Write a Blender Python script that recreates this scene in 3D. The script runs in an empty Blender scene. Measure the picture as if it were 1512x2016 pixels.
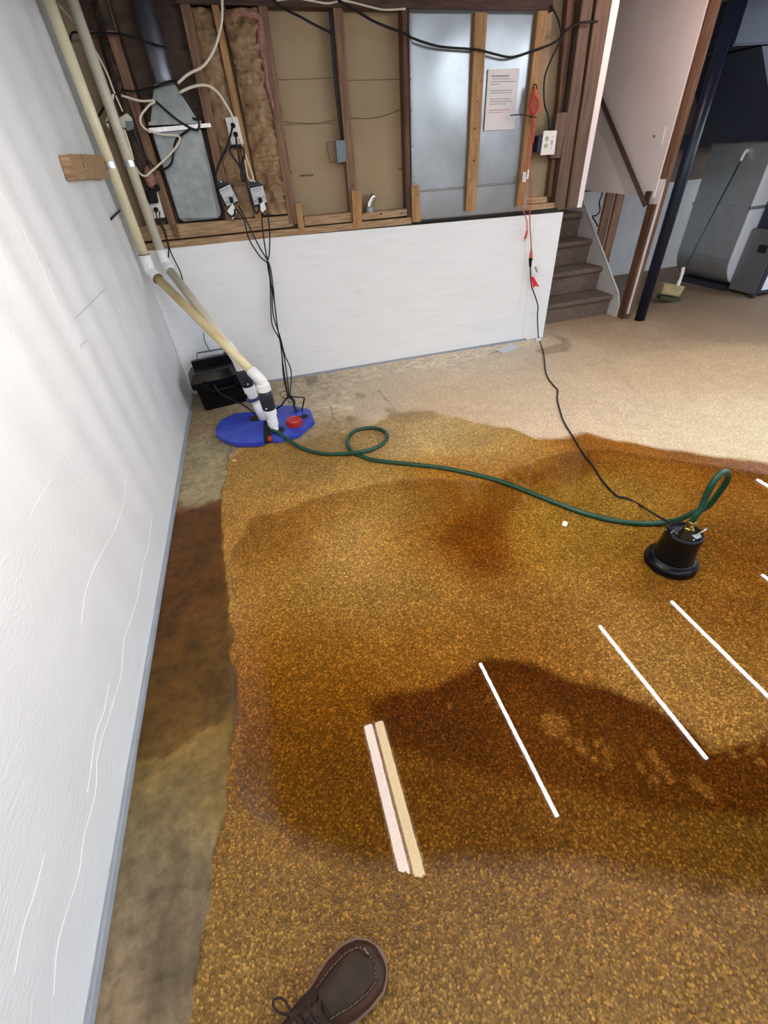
import bpy, bmesh, math, random
import numpy as np
from mathutils import Vector, Matrix, noise as mnoise
random.seed(4); rng = np.random.default_rng(4)
S = bpy.context.scene; COL = S.collection

# ------------------------------------------------------------------ camera, world, exposure
F = 837.0; HCAM = 1.5
RX = Vector((0.96039663, -0.27, -0.069)); 
cx_ = Vector((0.960, -0.270, -0.069)).normalized()
up_ = Vector((0.2252, 0.606, 0.763)); up_ = (up_ - cx_ * up_.dot(cx_)).normalized()
bk_ = cx_.cross(up_).normalized()
cam_d = bpy.data.cameras.new('camera'); cam = bpy.data.objects.new('camera', cam_d); COL.objects.link(cam)
cam.matrix_world = Matrix(((cx_.x, up_.x, bk_.x, 0), (cx_.y, up_.y, bk_.y, 0), (cx_.z, up_.z, bk_.z, HCAM), (0, 0, 0, 1)))
cam_d.sensor_fit = 'HORIZONTAL'; cam_d.sensor_width = 36; cam_d.lens = 36 * F / 1512
cam_d.clip_start = 0.02
S.camera = cam
S.view_settings.view_transform = 'Standard'; S.view_settings.look = 'None'
S.view_settings.gamma = 1; S.view_settings.use_curve_mapping = False
S.view_settings.exposure = 0.27
W = bpy.data.worlds.new('world'); S.world = W; W.use_nodes = True
W.node_tree.nodes['Background'].inputs[0].default_value = (0.75, 0.82, 1.0, 1)
W.node_tree.nodes['Background'].inputs[1].default_value = 0.02
LED_POWER = 95.0          # radiance of the narrow tubes
WRAP_POWER = 36.0         # radiance of the two-lamp wrap fixture
LAMP_Z = 2.2

# ------------------------------------------------------------------ measuring: the point of a real plane seen at a photo pixel
def ray(px, py): return cx_ * (px - 756) - up_ * (py - 1008) - bk_ * F
CAMP = Vector((0, 0, HCAM))
def fl(px, py, z=0.0):
    d = ray(px, py); return CAMP + d * ((z - HCAM) / d.z)
def at_y(px, py, y):
    d = ray(px, py); return CAMP + d * (y / d.y)
def at_x(px, py, x):
    d = ray(px, py); return CAMP + d * (x / d.x)
WY, WK = 3.868, -0.027        # face of the foam board on the back wall: y = WY + WK x
def bk(px, py, o=0.0):
    d = ray(px, py); return CAMP + d * ((WY + o) / (d.y - WK * d.x))
def wy(x, o=0.0): return WY + WK * x + o
LX = -0.77

# ------------------------------------------------------------------ mesh helpers
ORG = {}
def link(name, bm, mat, parent=None, smooth=False, origin=None, recalc=True):
    if recalc: bmesh.ops.recalc_face_normals(bm, faces=bm.faces)
    me = bpy.data.meshes.new(name); bm.to_mesh(me); bm.free()
    o = bpy.data.objects.new(name, me); COL.objects.link(o)
    co = np.empty(len(me.vertices) * 3); me.vertices.foreach_get('co', co); co = co.reshape(-1, 3)
    if origin is None:
        lo, hi = co.min(0), co.max(0); origin = Vector(((lo[0] + hi[0]) / 2, (lo[1] + hi[1]) / 2, lo[2]))
    me.transform(Matrix.Translation(-Vector(origin)))
    if smooth:
        me.polygons.foreach_set('use_smooth', [True] * len(me.polygons))
    if parent: o.parent = parent; o.location = Vector(origin) - ORG[parent]
    else: o.location = origin
    ORG[o] = Vector(origin)
    for m in (mat if isinstance(mat, (list, tuple)) else [mat]): me.materials.append(m)
    return o
def thing(name, label, cat, loc, group=None):
    o = bpy.data.objects.new(name, None); COL.objects.link(o); o.location = loc; o.empty_display_size = 0.05
    ORG[o] = Vector(loc); return tag(o, label, cat, group)
def tag(o, label, cat, group=None, kind=None):
    o['label'] = label; o['category'] = cat
    if group: o['group'] = group
    if kind: o['kind'] = kind
    return o
def struct(name, bm, mat, label=None, **k):
    o = link(name, bm, mat, **k); o['kind'] = 'structure'
    if label: o['label'] = label
    return o
def B(): return bmesh.new()
def box(bm, x0, x1, y0, y1, z0, z1, bev=0.0):
    vs = [bm.verts.new((x, y, z)) for x in (x0, x1) for y in (y0, y1) for z in (z0, z1)]
    fs = [bm.faces.new([vs[i] for i in q]) for q in ((0, 1, 3, 2), (4, 6, 7, 5), (0, 4, 5, 1), (2, 3, 7, 6), (0, 2, 6, 4), (1, 5, 7, 3))]
    if bev > 0:
        es = list({e for f in fs for e in f.edges}); bmesh.ops.bevel(bm, geom=es, offset=bev, segments=2, affect='EDGES')
    return bm
def prism(bm, pts, d, bev=0.0):
    """closed outline pts extruded by vector d"""
    d = Vector(d); a = [bm.verts.new(p) for p in pts]; b = [bm.verts.new(Vector(p) + d) for p in pts]; n = len(a)
    fs = [bm.faces.new(a), bm.faces.new(b[::-1])]
    for i in range(n): fs.append(bm.faces.new((a[i], b[i], b[(i + 1) % n], a[(i + 1) % n])))
    if bev > 0:
        es = list({e for f in fs for e in f.edges}); bmesh.ops.bevel(bm, geom=es, offset=bev, segments=2, affect='EDGES')
    return bm
def smooth_path(pts, n=6):
    P = [Vector(p) for p in pts]
    if len(P) < 3: return P
    P = [P[0] * 2 - P[1]] + P + [P[-1] * 2 - P[-2]]; out = []
    for i in range(1, len(P) - 2):
        p0, p1, p2, p3 = P[i - 1:i + 3]
        for k in range(n):
            t = k / n
            out.append(0.5 * ((2 * p1) + (p2 - p0) * t + (2 * p0 - 5 * p1 + 4 * p2 - p3) * t * t + (3 * p1 - p0 - 3 * p2 + p3) * t ** 3))
    out.append(P[-2]); return out
def tube(bm, pts, r, seg=8, n=6, caps=True, flat=1.0):
    P = smooth_path(pts, n) if n > 1 else [Vector(p) for p in pts]
    rs = r if isinstance(r, (list, tuple)) else None
    t0 = (P[1] - P[0]).normalized(); up = Vector((0, 0, 1)) if abs(t0.z) < 0.9 else Vector((0, 1, 0))
    u = t0.cross(up).normalized(); rings = []
    for i, p in enumerate(P):
        t = (P[min(i + 1, len(P) - 1)] - P[max(i - 1, 0)]).normalized()
        u = (u - t * u.dot(t)).normalized(); v = t.cross(u)
        rr = rs[min(int(i * len(rs) / len(P)), len(rs) - 1)] if rs else r
        rings.append([bm.verts.new(p + (u * math.cos(a) + v * math.sin(a) * flat) * rr) for a in [2 * math.pi * k / seg for k in range(seg)]])
    for a, b in zip(rings, rings[1:]):
        for k in range(seg): bm.faces.new((a[k], a[(k + 1) % seg], b[(k + 1) % seg], b[k]))
    if caps: bm.faces.new(rings[0][::-1]); bm.faces.new(rings[-1])
    return bm
def lathe(bm, prof, base=(0, 0, 0), axis=(0, 0, 1), seg=28, ripple=0, amp=0.0):
    """prof: list of (radius, height) along axis from base"""
    base = Vector(base); w = Vector(axis).normalized(); q = Vector((0, 0, 1)).rotation_difference(w); rings = []
    for r, h in prof:
        ring = []
        for k in range(seg):
            a = 2 * math.pi * k / seg; rr = r
            if ripple and r > 0: rr = r * (1 + amp * (1 if (k * ripple // seg) % 2 == 0 else -1))
            ring.append(bm.verts.new(base + q @ Vector((rr * math.cos(a), rr * math.sin(a), h))))
        rings.append(ring)
    for a, b in zip(rings, rings[1:]):
        for k in range(seg): bm.faces.new((a[k], a[(k + 1) % seg], b[(k + 1) % seg], b[k]))
    bm.faces.new(rings[0][::-1]); bm.faces.new(rings[-1]); return bm

# ------------------------------------------------------------------ materials
def srgb(r, g, b):
    f = lambda c: (c / 255 / 12.92) if c / 255 <= 0.04045 else ((c / 255 + 0.055) / 1.055) ** 2.4
    return (f(r), f(g), f(b), 1)
def mat(name, col, rough=0.5, metal=0.0, var=0.0, vscale=8.0, bump=0.0, bscale=60.0, stretch=(1, 1, 1), col2=None, spec=0.5, detail=4, coat=0.0, emit=0.0, trans=0.0):
    m = bpy.data.materials.new(name); m.use_nodes = True; nt = m.node_tree; N = nt.nodes; L = nt.links
    b = N['Principled BSDF']; b.inputs['Base Color'].default_value = col; b.inputs['Roughness'].default_value = rough
    b.inputs['Metallic'].default_value = metal; b.inputs['Specular IOR Level'].default_value = spec
    b.inputs['Coat Weight'].default_value = coat
    if emit: b.inputs['Emission Color'].default_value = col; b.inputs['Emission Strength'].default_value = emit
    tc = N.new('ShaderNodeTexCoord'); mp = N.new('ShaderNodeMapping'); mp.inputs['Scale'].default_value = stretch
    L.new(tc.outputs['Object'], mp.inputs[0])
    if var or col2:
        nz = N.new('ShaderNodeTexNoise'); nz.inputs['Scale'].default_value = vscale; nz.inputs['Detail'].default_value = detail
        nz.inputs['Roughness'].default_value = 0.6
        L.new(mp.outputs[0], nz.inputs[0]); rp = N.new('ShaderNodeValToRGB'); L.new(nz.outputs[0], rp.inputs[0])
        c2 = col2 or tuple(c * (1 - var) for c in col[:3]) + (1,)
        c1 = col if col2 else tuple(min(1, c * (1 + var * 0.5)) for c in col[:3]) + (1,)
        rp.color_ramp.elements[0].position = 0.35; rp.color_ramp.elements[1].position = 0.65
        rp.color_ramp.elements[0].color = c2; rp.color_ramp.elements[1].color = c1
        L.new(rp.outputs[0], b.inputs['Base Color'])
    if bump:
        n2 = N.new('ShaderNodeTexNoise'); n2.inputs['Scale'].default_value = bscale; n2.inputs['Detail'].default_value = 3
        L.new(mp.outputs[0], n2.inputs[0]); bp = N.new('ShaderNodeBump'); bp.inputs['Strength'].default_value = bump
        bp.inputs['Distance'].default_value = 0.01; L.new(n2.outputs[0], bp.inputs['Height']); L.new(bp.outputs[0], b.inputs['Normal'])
    return m
M = {}
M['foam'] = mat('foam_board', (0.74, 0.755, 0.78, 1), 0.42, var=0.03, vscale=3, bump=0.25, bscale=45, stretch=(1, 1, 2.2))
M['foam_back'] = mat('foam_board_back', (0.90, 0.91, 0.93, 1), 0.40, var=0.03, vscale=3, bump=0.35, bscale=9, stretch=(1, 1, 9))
M['crease'] = mat('crease', (0.80, 0.81, 0.83, 1), 0.4)
M['pencil'] = mat('scuff', (0.45, 0.45, 0.47, 1), 0.6)
M['trim_grey'] = mat('grey_channel', (0.33, 0.36, 0.42, 1), 0.4, var=0.1)
M['trim_light'] = mat('pale_channel', (0.55, 0.57, 0.60, 1), 0.4)
M['stud'] = mat('stud_wood', srgb(142, 108, 82), 0.65, var=0.4, vscale=5, stretch=(9, 9, 0.7), bump=0.15, bscale=30, col2=srgb(102, 72, 54))
M['stud_brown'] = mat('brown_grey_stud', srgb(112, 88, 70), 0.72, col2=srgb(80, 62, 50), vscale=5, stretch=(9, 9, 0.7), bump=0.15, bscale=30)
M['kraft_shaded'] = mat('shaded_kraft', srgb(84, 64, 50), 0.7, col2=srgb(54, 40, 32), vscale=7, bump=0.5, bscale=12)  # kraft darkened so the shade of the left stud bays sits in its colour
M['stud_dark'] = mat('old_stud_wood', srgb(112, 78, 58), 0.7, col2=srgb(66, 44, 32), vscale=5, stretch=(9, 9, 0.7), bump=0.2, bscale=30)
M['pine'] = mat('pine', srgb(178, 138, 88), 0.6, col2=srgb(142, 100, 58), vscale=6, stretch=(10, 10, 0.8), bump=0.1, bscale=30)
M['pine_x'] = mat('pine_along', srgb(188, 156, 118), 0.65, col2=srgb(134, 102, 74), vscale=7, stretch=(1.0, 10, 14), bump=0.2, bscale=30)
M['knot'] = mat('knot', srgb(70, 40, 22), 0.7)
M['gyp'] = mat('tan_drywall', srgb(168, 148, 118), 0.9, var=0.10, vscale=2.0, bump=0.05, bscale=200)
M['seam'] = mat('drywall_seam', srgb(112, 92, 68), 0.9)
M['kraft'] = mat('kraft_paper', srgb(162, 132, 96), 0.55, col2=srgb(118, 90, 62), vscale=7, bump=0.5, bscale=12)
M['pink'] = mat('pink_fibre', srgb(158, 112, 104), 0.95, var=0.3, vscale=40, bump=0.6, bscale=90)
M['metal'] = mat('galvanised_sheet', (0.35, 0.36, 0.37, 1), 0.28, 0.65, var=0.08, vscale=7, bump=0.12, bscale=3.5)
M['pipe_shaded'] = mat('shaded_round_duct', (0.20, 0.20, 0.24, 1), 0.40, 0.8, var=0.2, vscale=16)  # duct metal darkened, shade below the ceiling put into the colour
M['duct'] = mat('dull_duct', (0.30, 0.335, 0.34, 1), 0.42, 0.6, var=0.2, vscale=16)
M['duct_light'] = mat('furnace_duct', (0.46, 0.49, 0.51, 1), 0.36, 0.65, var=0.1, vscale=10)
M['lit_end_sheet'] = mat('lit_face_sheet', (0.80, 0.83, 0.88, 1), 0.4, 0.1, var=0.05, vscale=6)  # duct metal made paler to carry the light on the front face
M['zinc'] = mat('zinc', (0.75, 0.75, 0.74, 1), 0.25, 0.9, var=0.2, vscale=30)
M['pvc'] = mat('cream_pvc', srgb(232, 224, 188), 0.35, var=0.08, vscale=4)
M['pvc_dirty'] = mat('stained_pvc', srgb(228, 218, 176), 0.38, col2=srgb(196, 168, 116), vscale=3.2, detail=6)
M['pvc_grey'] = mat('grey_cream_pvc', srgb(205, 200, 180), 0.4, var=0.1, vscale=4)
M['pvc_white'] = mat('white_pvc', (0.86, 0.87, 0.88, 1), 0.3)
M['rubber'] = mat('charcoal_rubber', (0.020, 0.023, 0.034, 1), 0.35, spec=.35)
M['black'] = mat('black_plastic', (0.0025, 0.0025, 0.0035, 1), 0.30, spec=.22)
M['black_cord'] = mat('black_cord', (0.006, 0.006, 0.007, 1), 0.45, spec=.3)
M['white_cord'] = mat('white_cable', srgb(226, 218, 198), 0.45)
M['blue'] = mat('blue_plastic', (0.016, 0.035, 0.42, 1), 0.33, col2=(0.045, 0.085, 0.48, 1), vscale=9, bump=0.08, bscale=40)
M['blue_dark'] = mat('dark_blue_rubber', (0.012, 0.035, 0.13, 1), 0.4)
M['red'] = mat('red_plastic', (0.42, 0.018, 0.014, 1), 0.35)
M['hole'] = mat('dark_void', (0.006, 0.006, 0.008, 1), 0.8)
M['orange'] = mat('orange_cord', srgb(196, 92, 70), 0.6)
M['tagw'] = mat('white_tag', (0.85, 0.86, 0.86, 1), 0.5)
M['tagr'] = mat('red_tag', (0.70, 0.02, 0.03, 1), 0.5)
M['paper'] = mat('paper', (0.80, 0.76, 0.76, 1), 0.7)
M['ink'] = mat('ink', (0.16, 0.15, 0.16, 1), 0.8)
M['inkr'] = mat('red_ink', (0.55, 0.16, 0.17, 1), 0.8)
M['ink_line'] = mat('grey_ink', (0.28, 0.28, 0.29, 1), 0.8)
M['plate'] = mat('white_plate', (0.82, 0.80, 0.76, 1), 0.35)
M['ivory'] = mat('ivory', srgb(190, 188, 150), 0.4)
M['steelblue'] = mat('grey_blue_box', srgb(104, 118, 122), 0.4, 0.3)
M['label_grey'] = mat('grey_label', (0.62, 0.63, 0.66, 1), 0.5)
M['hose'] = mat('green_hose', (0.004, 0.052, 0.027, 1), 0.30)
M['brass'] = mat('brass', srgb(190, 160, 80), 0.25, 0.9)
M['carpet'] = mat('brown_carpet', srgb(124, 108, 97), 1.0, var=0.25, vscale=60, bump=0.7, bscale=180, spec=0.1)
M['drywall'] = mat('painted_drywall', (0.84, 0.78, 0.77, 1), 0.75, var=0.04, vscale=3, bump=0.06, bscale=150)
M['skirt'] = mat('painted_skirt', (0.66, 0.66, 0.66, 1), 0.6, var=0.08, vscale=5)
M['rail'] = mat('dark_rail', srgb(72, 52, 46), 0.45)
M['post'] = mat('blue_black_post', (0.007, 0.011, 0.026, 1), 0.36, spec=.3)
M['farwhite'] = mat('far_white', (0.86, 0.88, 0.90, 1), 0.8, var=0.06)
M['fargrey'] = mat('far_panel', srgb(128, 112, 104), 0.85, var=0.15, vscale=3)
M['beam'] = mat('dark_beam', srgb(44, 46, 62), 0.7, var=0.2)
M['plate_wood'] = mat('top_plate_wood', srgb(88, 60, 50), 0.75, col2=srgb(58, 38, 32), vscale=6, stretch=(1, 10, 10))
M['joist'] = mat('joist_wood', srgb(46, 35, 30), 0.85, col2=srgb(32, 24, 21), vscale=6, stretch=(1, 10, 10))
M['subfloor'] = mat('subfloor', srgb(34, 29, 26), 0.85, var=0.2)
M['navy'] = mat('dark_trunk', srgb(38, 44, 66), 0.5, 0.2)
M['steel_cab'] = mat('furnace_cabinet', srgb(106, 106, 108), 0.45, 0.2)
M['bristle'] = mat('tan_block', srgb(190, 172, 130), 0.6, col2=srgb(150, 130, 92), vscale=8, stretch=(1, 8, 8))
M['moss'] = mat('dark_green_bristle', srgb(62, 66, 34), 0.8, var=0.3, vscale=50)
M['pole'] = mat('green_pole', (0.008, 0.065, 0.045, 1), 0.3)
M['leather'] = mat('brown_leather', srgb(52, 36, 23), 0.55, spec=.22, col2=srgb(34, 22, 13), vscale=14, bump=0.35, bscale=55)
M['leather2'] = mat('tan_leather', srgb(62, 38, 26), 0.5, spec=.22, col2=srgb(42, 24, 15), vscale=14, bump=0.3, bscale=55)
M['sole'] = mat('welt', srgb(104, 80, 66), 0.6)
M['lace'] = mat('lace', srgb(44, 26, 20), 0.8, bump=0.5, bscale=400)
M['thread'] = mat('thread', srgb(130, 104, 80), 0.8)
M['stone'] = mat('pebble', srgb(188, 150, 84), 0.6)
M['lampbody'] = mat('lamp_housing', (0.75, 0.75, 0.75, 1), 0.4)
def emit(name, col, s):
    m = bpy.data.materials.new(name); m.use_nodes = True; nt = m.node_tree; nt.nodes.clear()
    e = nt.nodes.new('ShaderNodeEmission'); e.inputs[0].default_value = col; e.inputs[1].default_value = s
    o = nt.nodes.new('ShaderNodeOutputMaterial'); nt.links.new(e.outputs[0], o.inputs[0]); return m
M['led'] = emit('led_tube_glow', (0.90, 1.0, 1.10, 1), LED_POWER)
M['warm_tube'] = emit('warm_tube_glow', (1.0, 0.82, 0.52, 1), WRAP_POWER)
M['pink_tube'] = emit('pink_tube_glow', (1.0, 0.86, 0.80, 1), WRAP_POWER * 1.15)
M['bulb'] = emit('bulb_glow', (1.0, 0.66, 0.55, 1), 430)
M['stair_bulb'] = emit('stair_bulb_glow', (1.0, 0.62, 0.5, 1), 26)

# water film: real Fresnel reflection over an amber-tinted clear layer
def water_mat():
    m = bpy.data.materials.new('rusty_water'); m.use_nodes = True; nt = m.node_tree; N = nt.nodes; L = nt.links; N.clear()
    out = N.new('ShaderNodeOutputMaterial'); mix = N.new('ShaderNodeMixShader'); tr = N.new('ShaderNodeBsdfTransparent'); gl = N.new('ShaderNodeBsdfGlossy')
    tr.inputs[0].default_value = (0.997, 0.992, 0.98, 1); gl.inputs['Roughness'].default_value = 0.0
    fr = N.new('ShaderNodeFresnel'); fr.inputs[0].default_value = 1.33
    tc = N.new('ShaderNodeTexCoord'); nz = N.new('ShaderNodeTexNoise'); nz.inputs['Scale'].default_value = 3; L.new(tc.outputs['Object'], nz.inputs[0])
    bp = N.new('ShaderNodeBump'); bp.inputs['Strength'].default_value = 0.012; bp.inputs['Distance'].default_value = 0.01
    L.new(nz.outputs[0], bp.inputs['Height']); L.new(bp.outputs[0], gl.inputs['Normal'])
    L.new(fr.outputs[0], mix.inputs[0]); L.new(tr.outputs[0], mix.inputs[1]); L.new(gl.outputs[0], mix.inputs[2]); L.new(mix.outputs[0], out.inputs[0])
    return m
M['water'] = water_mat()

def floor_mat():
    m = bpy.data.materials.new('pebbled_floor'); m.use_nodes = True; nt = m.node_tree; N = nt.nodes; L = nt.links
    b = N['Principled BSDF']; b.inputs['Specular IOR Level'].default_value = 0.28
    a = N.new('ShaderNodeAttribute'); a.attribute_name = 'stain'; k = N.new('ShaderNodeAttribute'); k.attribute_name = 'kind'
    sl = N.new('ShaderNodeMapRange'); sl.inputs[3].default_value = 0.02; sl.inputs[4].default_value = 0.22; L.new(k.outputs['Alpha'], sl.inputs[0]); L.new(sl.outputs[0], b.inputs['Specular IOR Level'])
    sp = N.new('ShaderNodeSeparateColor'); L.new(k.outputs['Color'], sp.inputs[0])       # r pebbled, g wet, b coarse
    tc = N.new('ShaderNodeTexCoord')
    v = N.new('ShaderNodeTexVoronoi'); v.inputs['Scale'].default_value = 175; v.inputs['Randomness'].default_value = 1
    L.new(tc.outputs['Object'], v.inputs['Vector'])
    hs = N.new('ShaderNodeSeparateColor'); L.new(v.outputs['Color'], hs.inputs[0])
    r1 = N.new('ShaderNodeValToRGB'); L.new(hs.outputs[0], r1.inputs[0])
    e = r1.color_ramp.elements; e[0].position = 0; e[0].color = (0.56, 0.50, 0.44, 1); e[1].position = 1; e[1].color = (2.0, 2.05, 2.0, 1)
    x = r1.color_ramp.elements.new(0.55); x.color = (0.90, 0.88, 0.86, 1); x = r1.color_ramp.elements.new(0.84); x.color = (1.25, 1.25, 1.22, 1)
    # rims between grains are darker
    r2 = N.new('ShaderNodeMapRange'); r2.inputs[1].default_value = 0.0; r2.inputs[2].default_value = 0.0048 * 175; r2.inputs[3].default_value = 1.15; r2.inputs[4].default_value = 0.62
    L.new(v.outputs['Distance'], r2.inputs[0])
    mu = N.new('ShaderNodeMix'); mu.data_type = 'RGBA'; mu.blend_type = 'MULTIPLY'; mu.inputs[0].default_value = 1
    L.new(r1.outputs[0], mu.inputs[6]); L.new(r2.outputs[0], mu.inputs[7])
    # plain concrete mottling
    nz = N.new('ShaderNodeTexNoise'); nz.inputs['Scale'].default_value = 24; nz.inputs['Detail'].default_value = 10; nz.inputs['Roughness'].default_value = 0.72
    L.new(tc.outputs['Object'], nz.inputs[0]); r3 = N.new('ShaderNodeMapRange'); r3.inputs[1].default_value = 0.3; r3.inputs[2].default_value = 0.7
    r3.inputs[3].default_value = 0.55; r3.inputs[4].default_value = 1.45; L.new(nz.outputs[0], r3.inputs[0])
    mx = N.new('ShaderNodeMix'); mx.data_type = 'RGBA'; L.new(sp.outputs[0], mx.inputs[0]); L.new(r3.outputs[0], mx.inputs[6])
    f = N.new('ShaderNodeMix'); f.data_type = 'RGBA'; f.blend_type = 'MULTIPLY'; f.inputs[0].default_value = 1
    cmx = N.new('ShaderNodeMix'); cmx.data_type = 'RGBA'; cmx.inputs[6].default_value = (.92, .92, .92, 1); L.new(sp.outputs[2], cmx.inputs[0]); L.new(mu.outputs[2], cmx.inputs[7]); L.new(cmx.outputs[2], mx.inputs[7])
    L.new(a.outputs['Color'], f.inputs[6]); L.new(mx.outputs[2], f.inputs[7]); L.new(f.outputs[2], b.inputs['Base Color'])
    ro = N.new('ShaderNodeMapRange'); ro.inputs[3].default_value = 0.62; ro.inputs[4].default_value = 0.22; L.new(sp.outputs[1], ro.inputs[0]); L.new(ro.outputs[0], b.inputs['Roughness'])
    # bump: pebbles
    v2 = N.new('ShaderNodeTexVoronoi'); v2.inputs['Scale'].default_value = 175; L.new(tc.outputs['Object'], v2.inputs['Vector'])
    iv = N.new('ShaderNodeMath'); iv.operation = 'MULTIPLY'; iv.inputs[1].default_value = -1; L.new(v2.outputs['Distance'], iv.inputs[0])
    bs = N.new('ShaderNodeMath'); bs.operation = 'MULTIPLY'; bs.inputs[1].default_value = 0.40; L.new(sp.outputs[0], bs.inputs[0])
    bp = N.new('ShaderNodeBump'); bp.inputs['Distance'].default_value = 0.004; L.new(bs.outputs[0], bp.inputs['Strength']); L.new(iv.outputs[0], bp.inputs['Height'])
    bp2 = N.new('ShaderNodeBump'); bp2.inputs['Distance'].default_value = 0.004; bp2.inputs['Strength'].default_value = 0.25; L.new(nz.outputs[0], bp2.inputs['Height']); L.new(bp.outputs[0], bp2.inputs['Normal'])
    L.new(bp2.outputs[0], b.inputs['Normal'])
    return m
M['floor'] = floor_mat()

# ------------------------------------------------------------------ floor with rust stains held in vertex colour
def lin(c):
    c = np.asarray(c, float) / 255.0
    return np.where(c <= 0.04045, c / 12.92, ((c + 0.055) / 1.055) ** 2.4)
def field(X, Y, smp, sig):
    num = np.zeros(X.shape + (3,)); den = np.zeros(X.shape)
    for px, py, c, *s in smp:
        p = fl(px, py); s_ = (s[0] if s else sig)
        w = np.exp(-((X - p.x) ** 2 + (Y - p.y) ** 2) / (2 * s_ * s_)) / s_ + 1e-9
        num += w[..., None] * np.log(lin(c) + 1e-4); den += w
    return np.exp(num / den[..., None])
def vnoise(X, Y, s, seed):
    r = np.random.default_rng(seed); g = r.random((64, 64)); U = X * s + 100; V = Y * s + 100
    i = np.floor(U).astype(int); j = np.floor(V).astype(int); u = U - i; v = V - j; u = u * u * (3 - 2 * u); v = v * v * (3 - 2 * v)
    G = lambda a, b: g[a % 64, b % 64]
    return (G(i, j) * (1 - u) + G(i + 1, j) * u) * (1 - v) + (G(i, j + 1) * (1 - u) + G(i + 1, j + 1) * u) * v
def fbm(X, Y, s, seed, o=4): return sum(vnoise(X, Y, s * 2 ** k, seed + k) * 0.5 ** (k + 1) for k in range(o))
def inside(X, Y, poly):
    r = np.zeros(X.shape, bool); n = len(poly)
    for i in range(n):
        x0, y0 = poly[i]; x1, y1 = poly[(i + 1) % n]
        if y0 == y1: continue
        c = ((y0 > Y) != (y1 > Y)) & (X < (x1 - x0) * (Y - y0) / (y1 - y0) + x0); r ^= c
    return r
def pdist(X, Y, poly, closed=True):
    d = np.full(X.shape, 1e9); n = len(poly)
    for i in range(n if closed else n - 1):
        x0, y0 = poly[i]; x1, y1 = poly[(i + 1) % n]; dx, dy = x1 - x0, y1 - y0; q = dx * dx + dy * dy + 1e-12
        t = np.clip(((X - x0) * dx + (Y - y0) * dy) / q, 0, 1); d = np.minimum(d, np.hypot(X - x0 - t * dx, Y - y0 - t * dy))
    return d
def fpoly(pts): return [(fl(*p).x, fl(*p).y) for p in pts]
KF = 1.12      # photograph tone to surface reflectance
def sstep(x, a, b):
    t = np.clip((x - a) / (b - a), 0, 1); return t * t * (3 - 2 * t)
STRIP_EDGE = [(452, 905), (440, 960), (437, 1010), (440, 1080), (450, 1150), (456, 1240), (460, 1330), (464, 1400), (450, 1500), (443, 1570), (430, 1660), (412, 1760), (400, 1830), (402, 1890), (388, 1960), (380, 2016)]
WET_EDGE = [(395, 985), (430, 935), (470, 885), (540, 868), (590, 872), (640, 845), (700, 850), (760, 815), (850, 812), (930, 828), (1000, 840), (1050, 862), (1110, 862), (1150, 850), (1210, 866), (1290, 878), (1370, 890), (1450, 902), (1512, 908)]
PUD = fpoly([(446, 1090), (500, 1020), (600, 990), (700, 960), (800, 945), (900, 945), (975, 950), (1000, 925), (1060, 905), (1130, 888), (1200, 885), (1290, 900), (1400, 915), (1512, 932), (1640, 950), (1760, 1300), (1700, 1700), (1512, 1770), (1300, 1740), (1150, 1705), (1000, 1712), (900, 1706), (850, 1712), (810, 1716), (780, 1712), (720, 1716), (640, 1690), (560, 1650), (500, 1600), (455, 1530), (457, 1480), (463, 1400), (457, 1300), (452, 1200)])
PUD2 = fpoly([(345, 1015), (385, 1000), (432, 1000), (436, 1080), (446, 1180), (452, 1280), (456, 1370), (440, 1420), (400, 1440), (370, 1460), (330, 1490), (272, 1500), (296, 1330), (322, 1160)])
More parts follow.
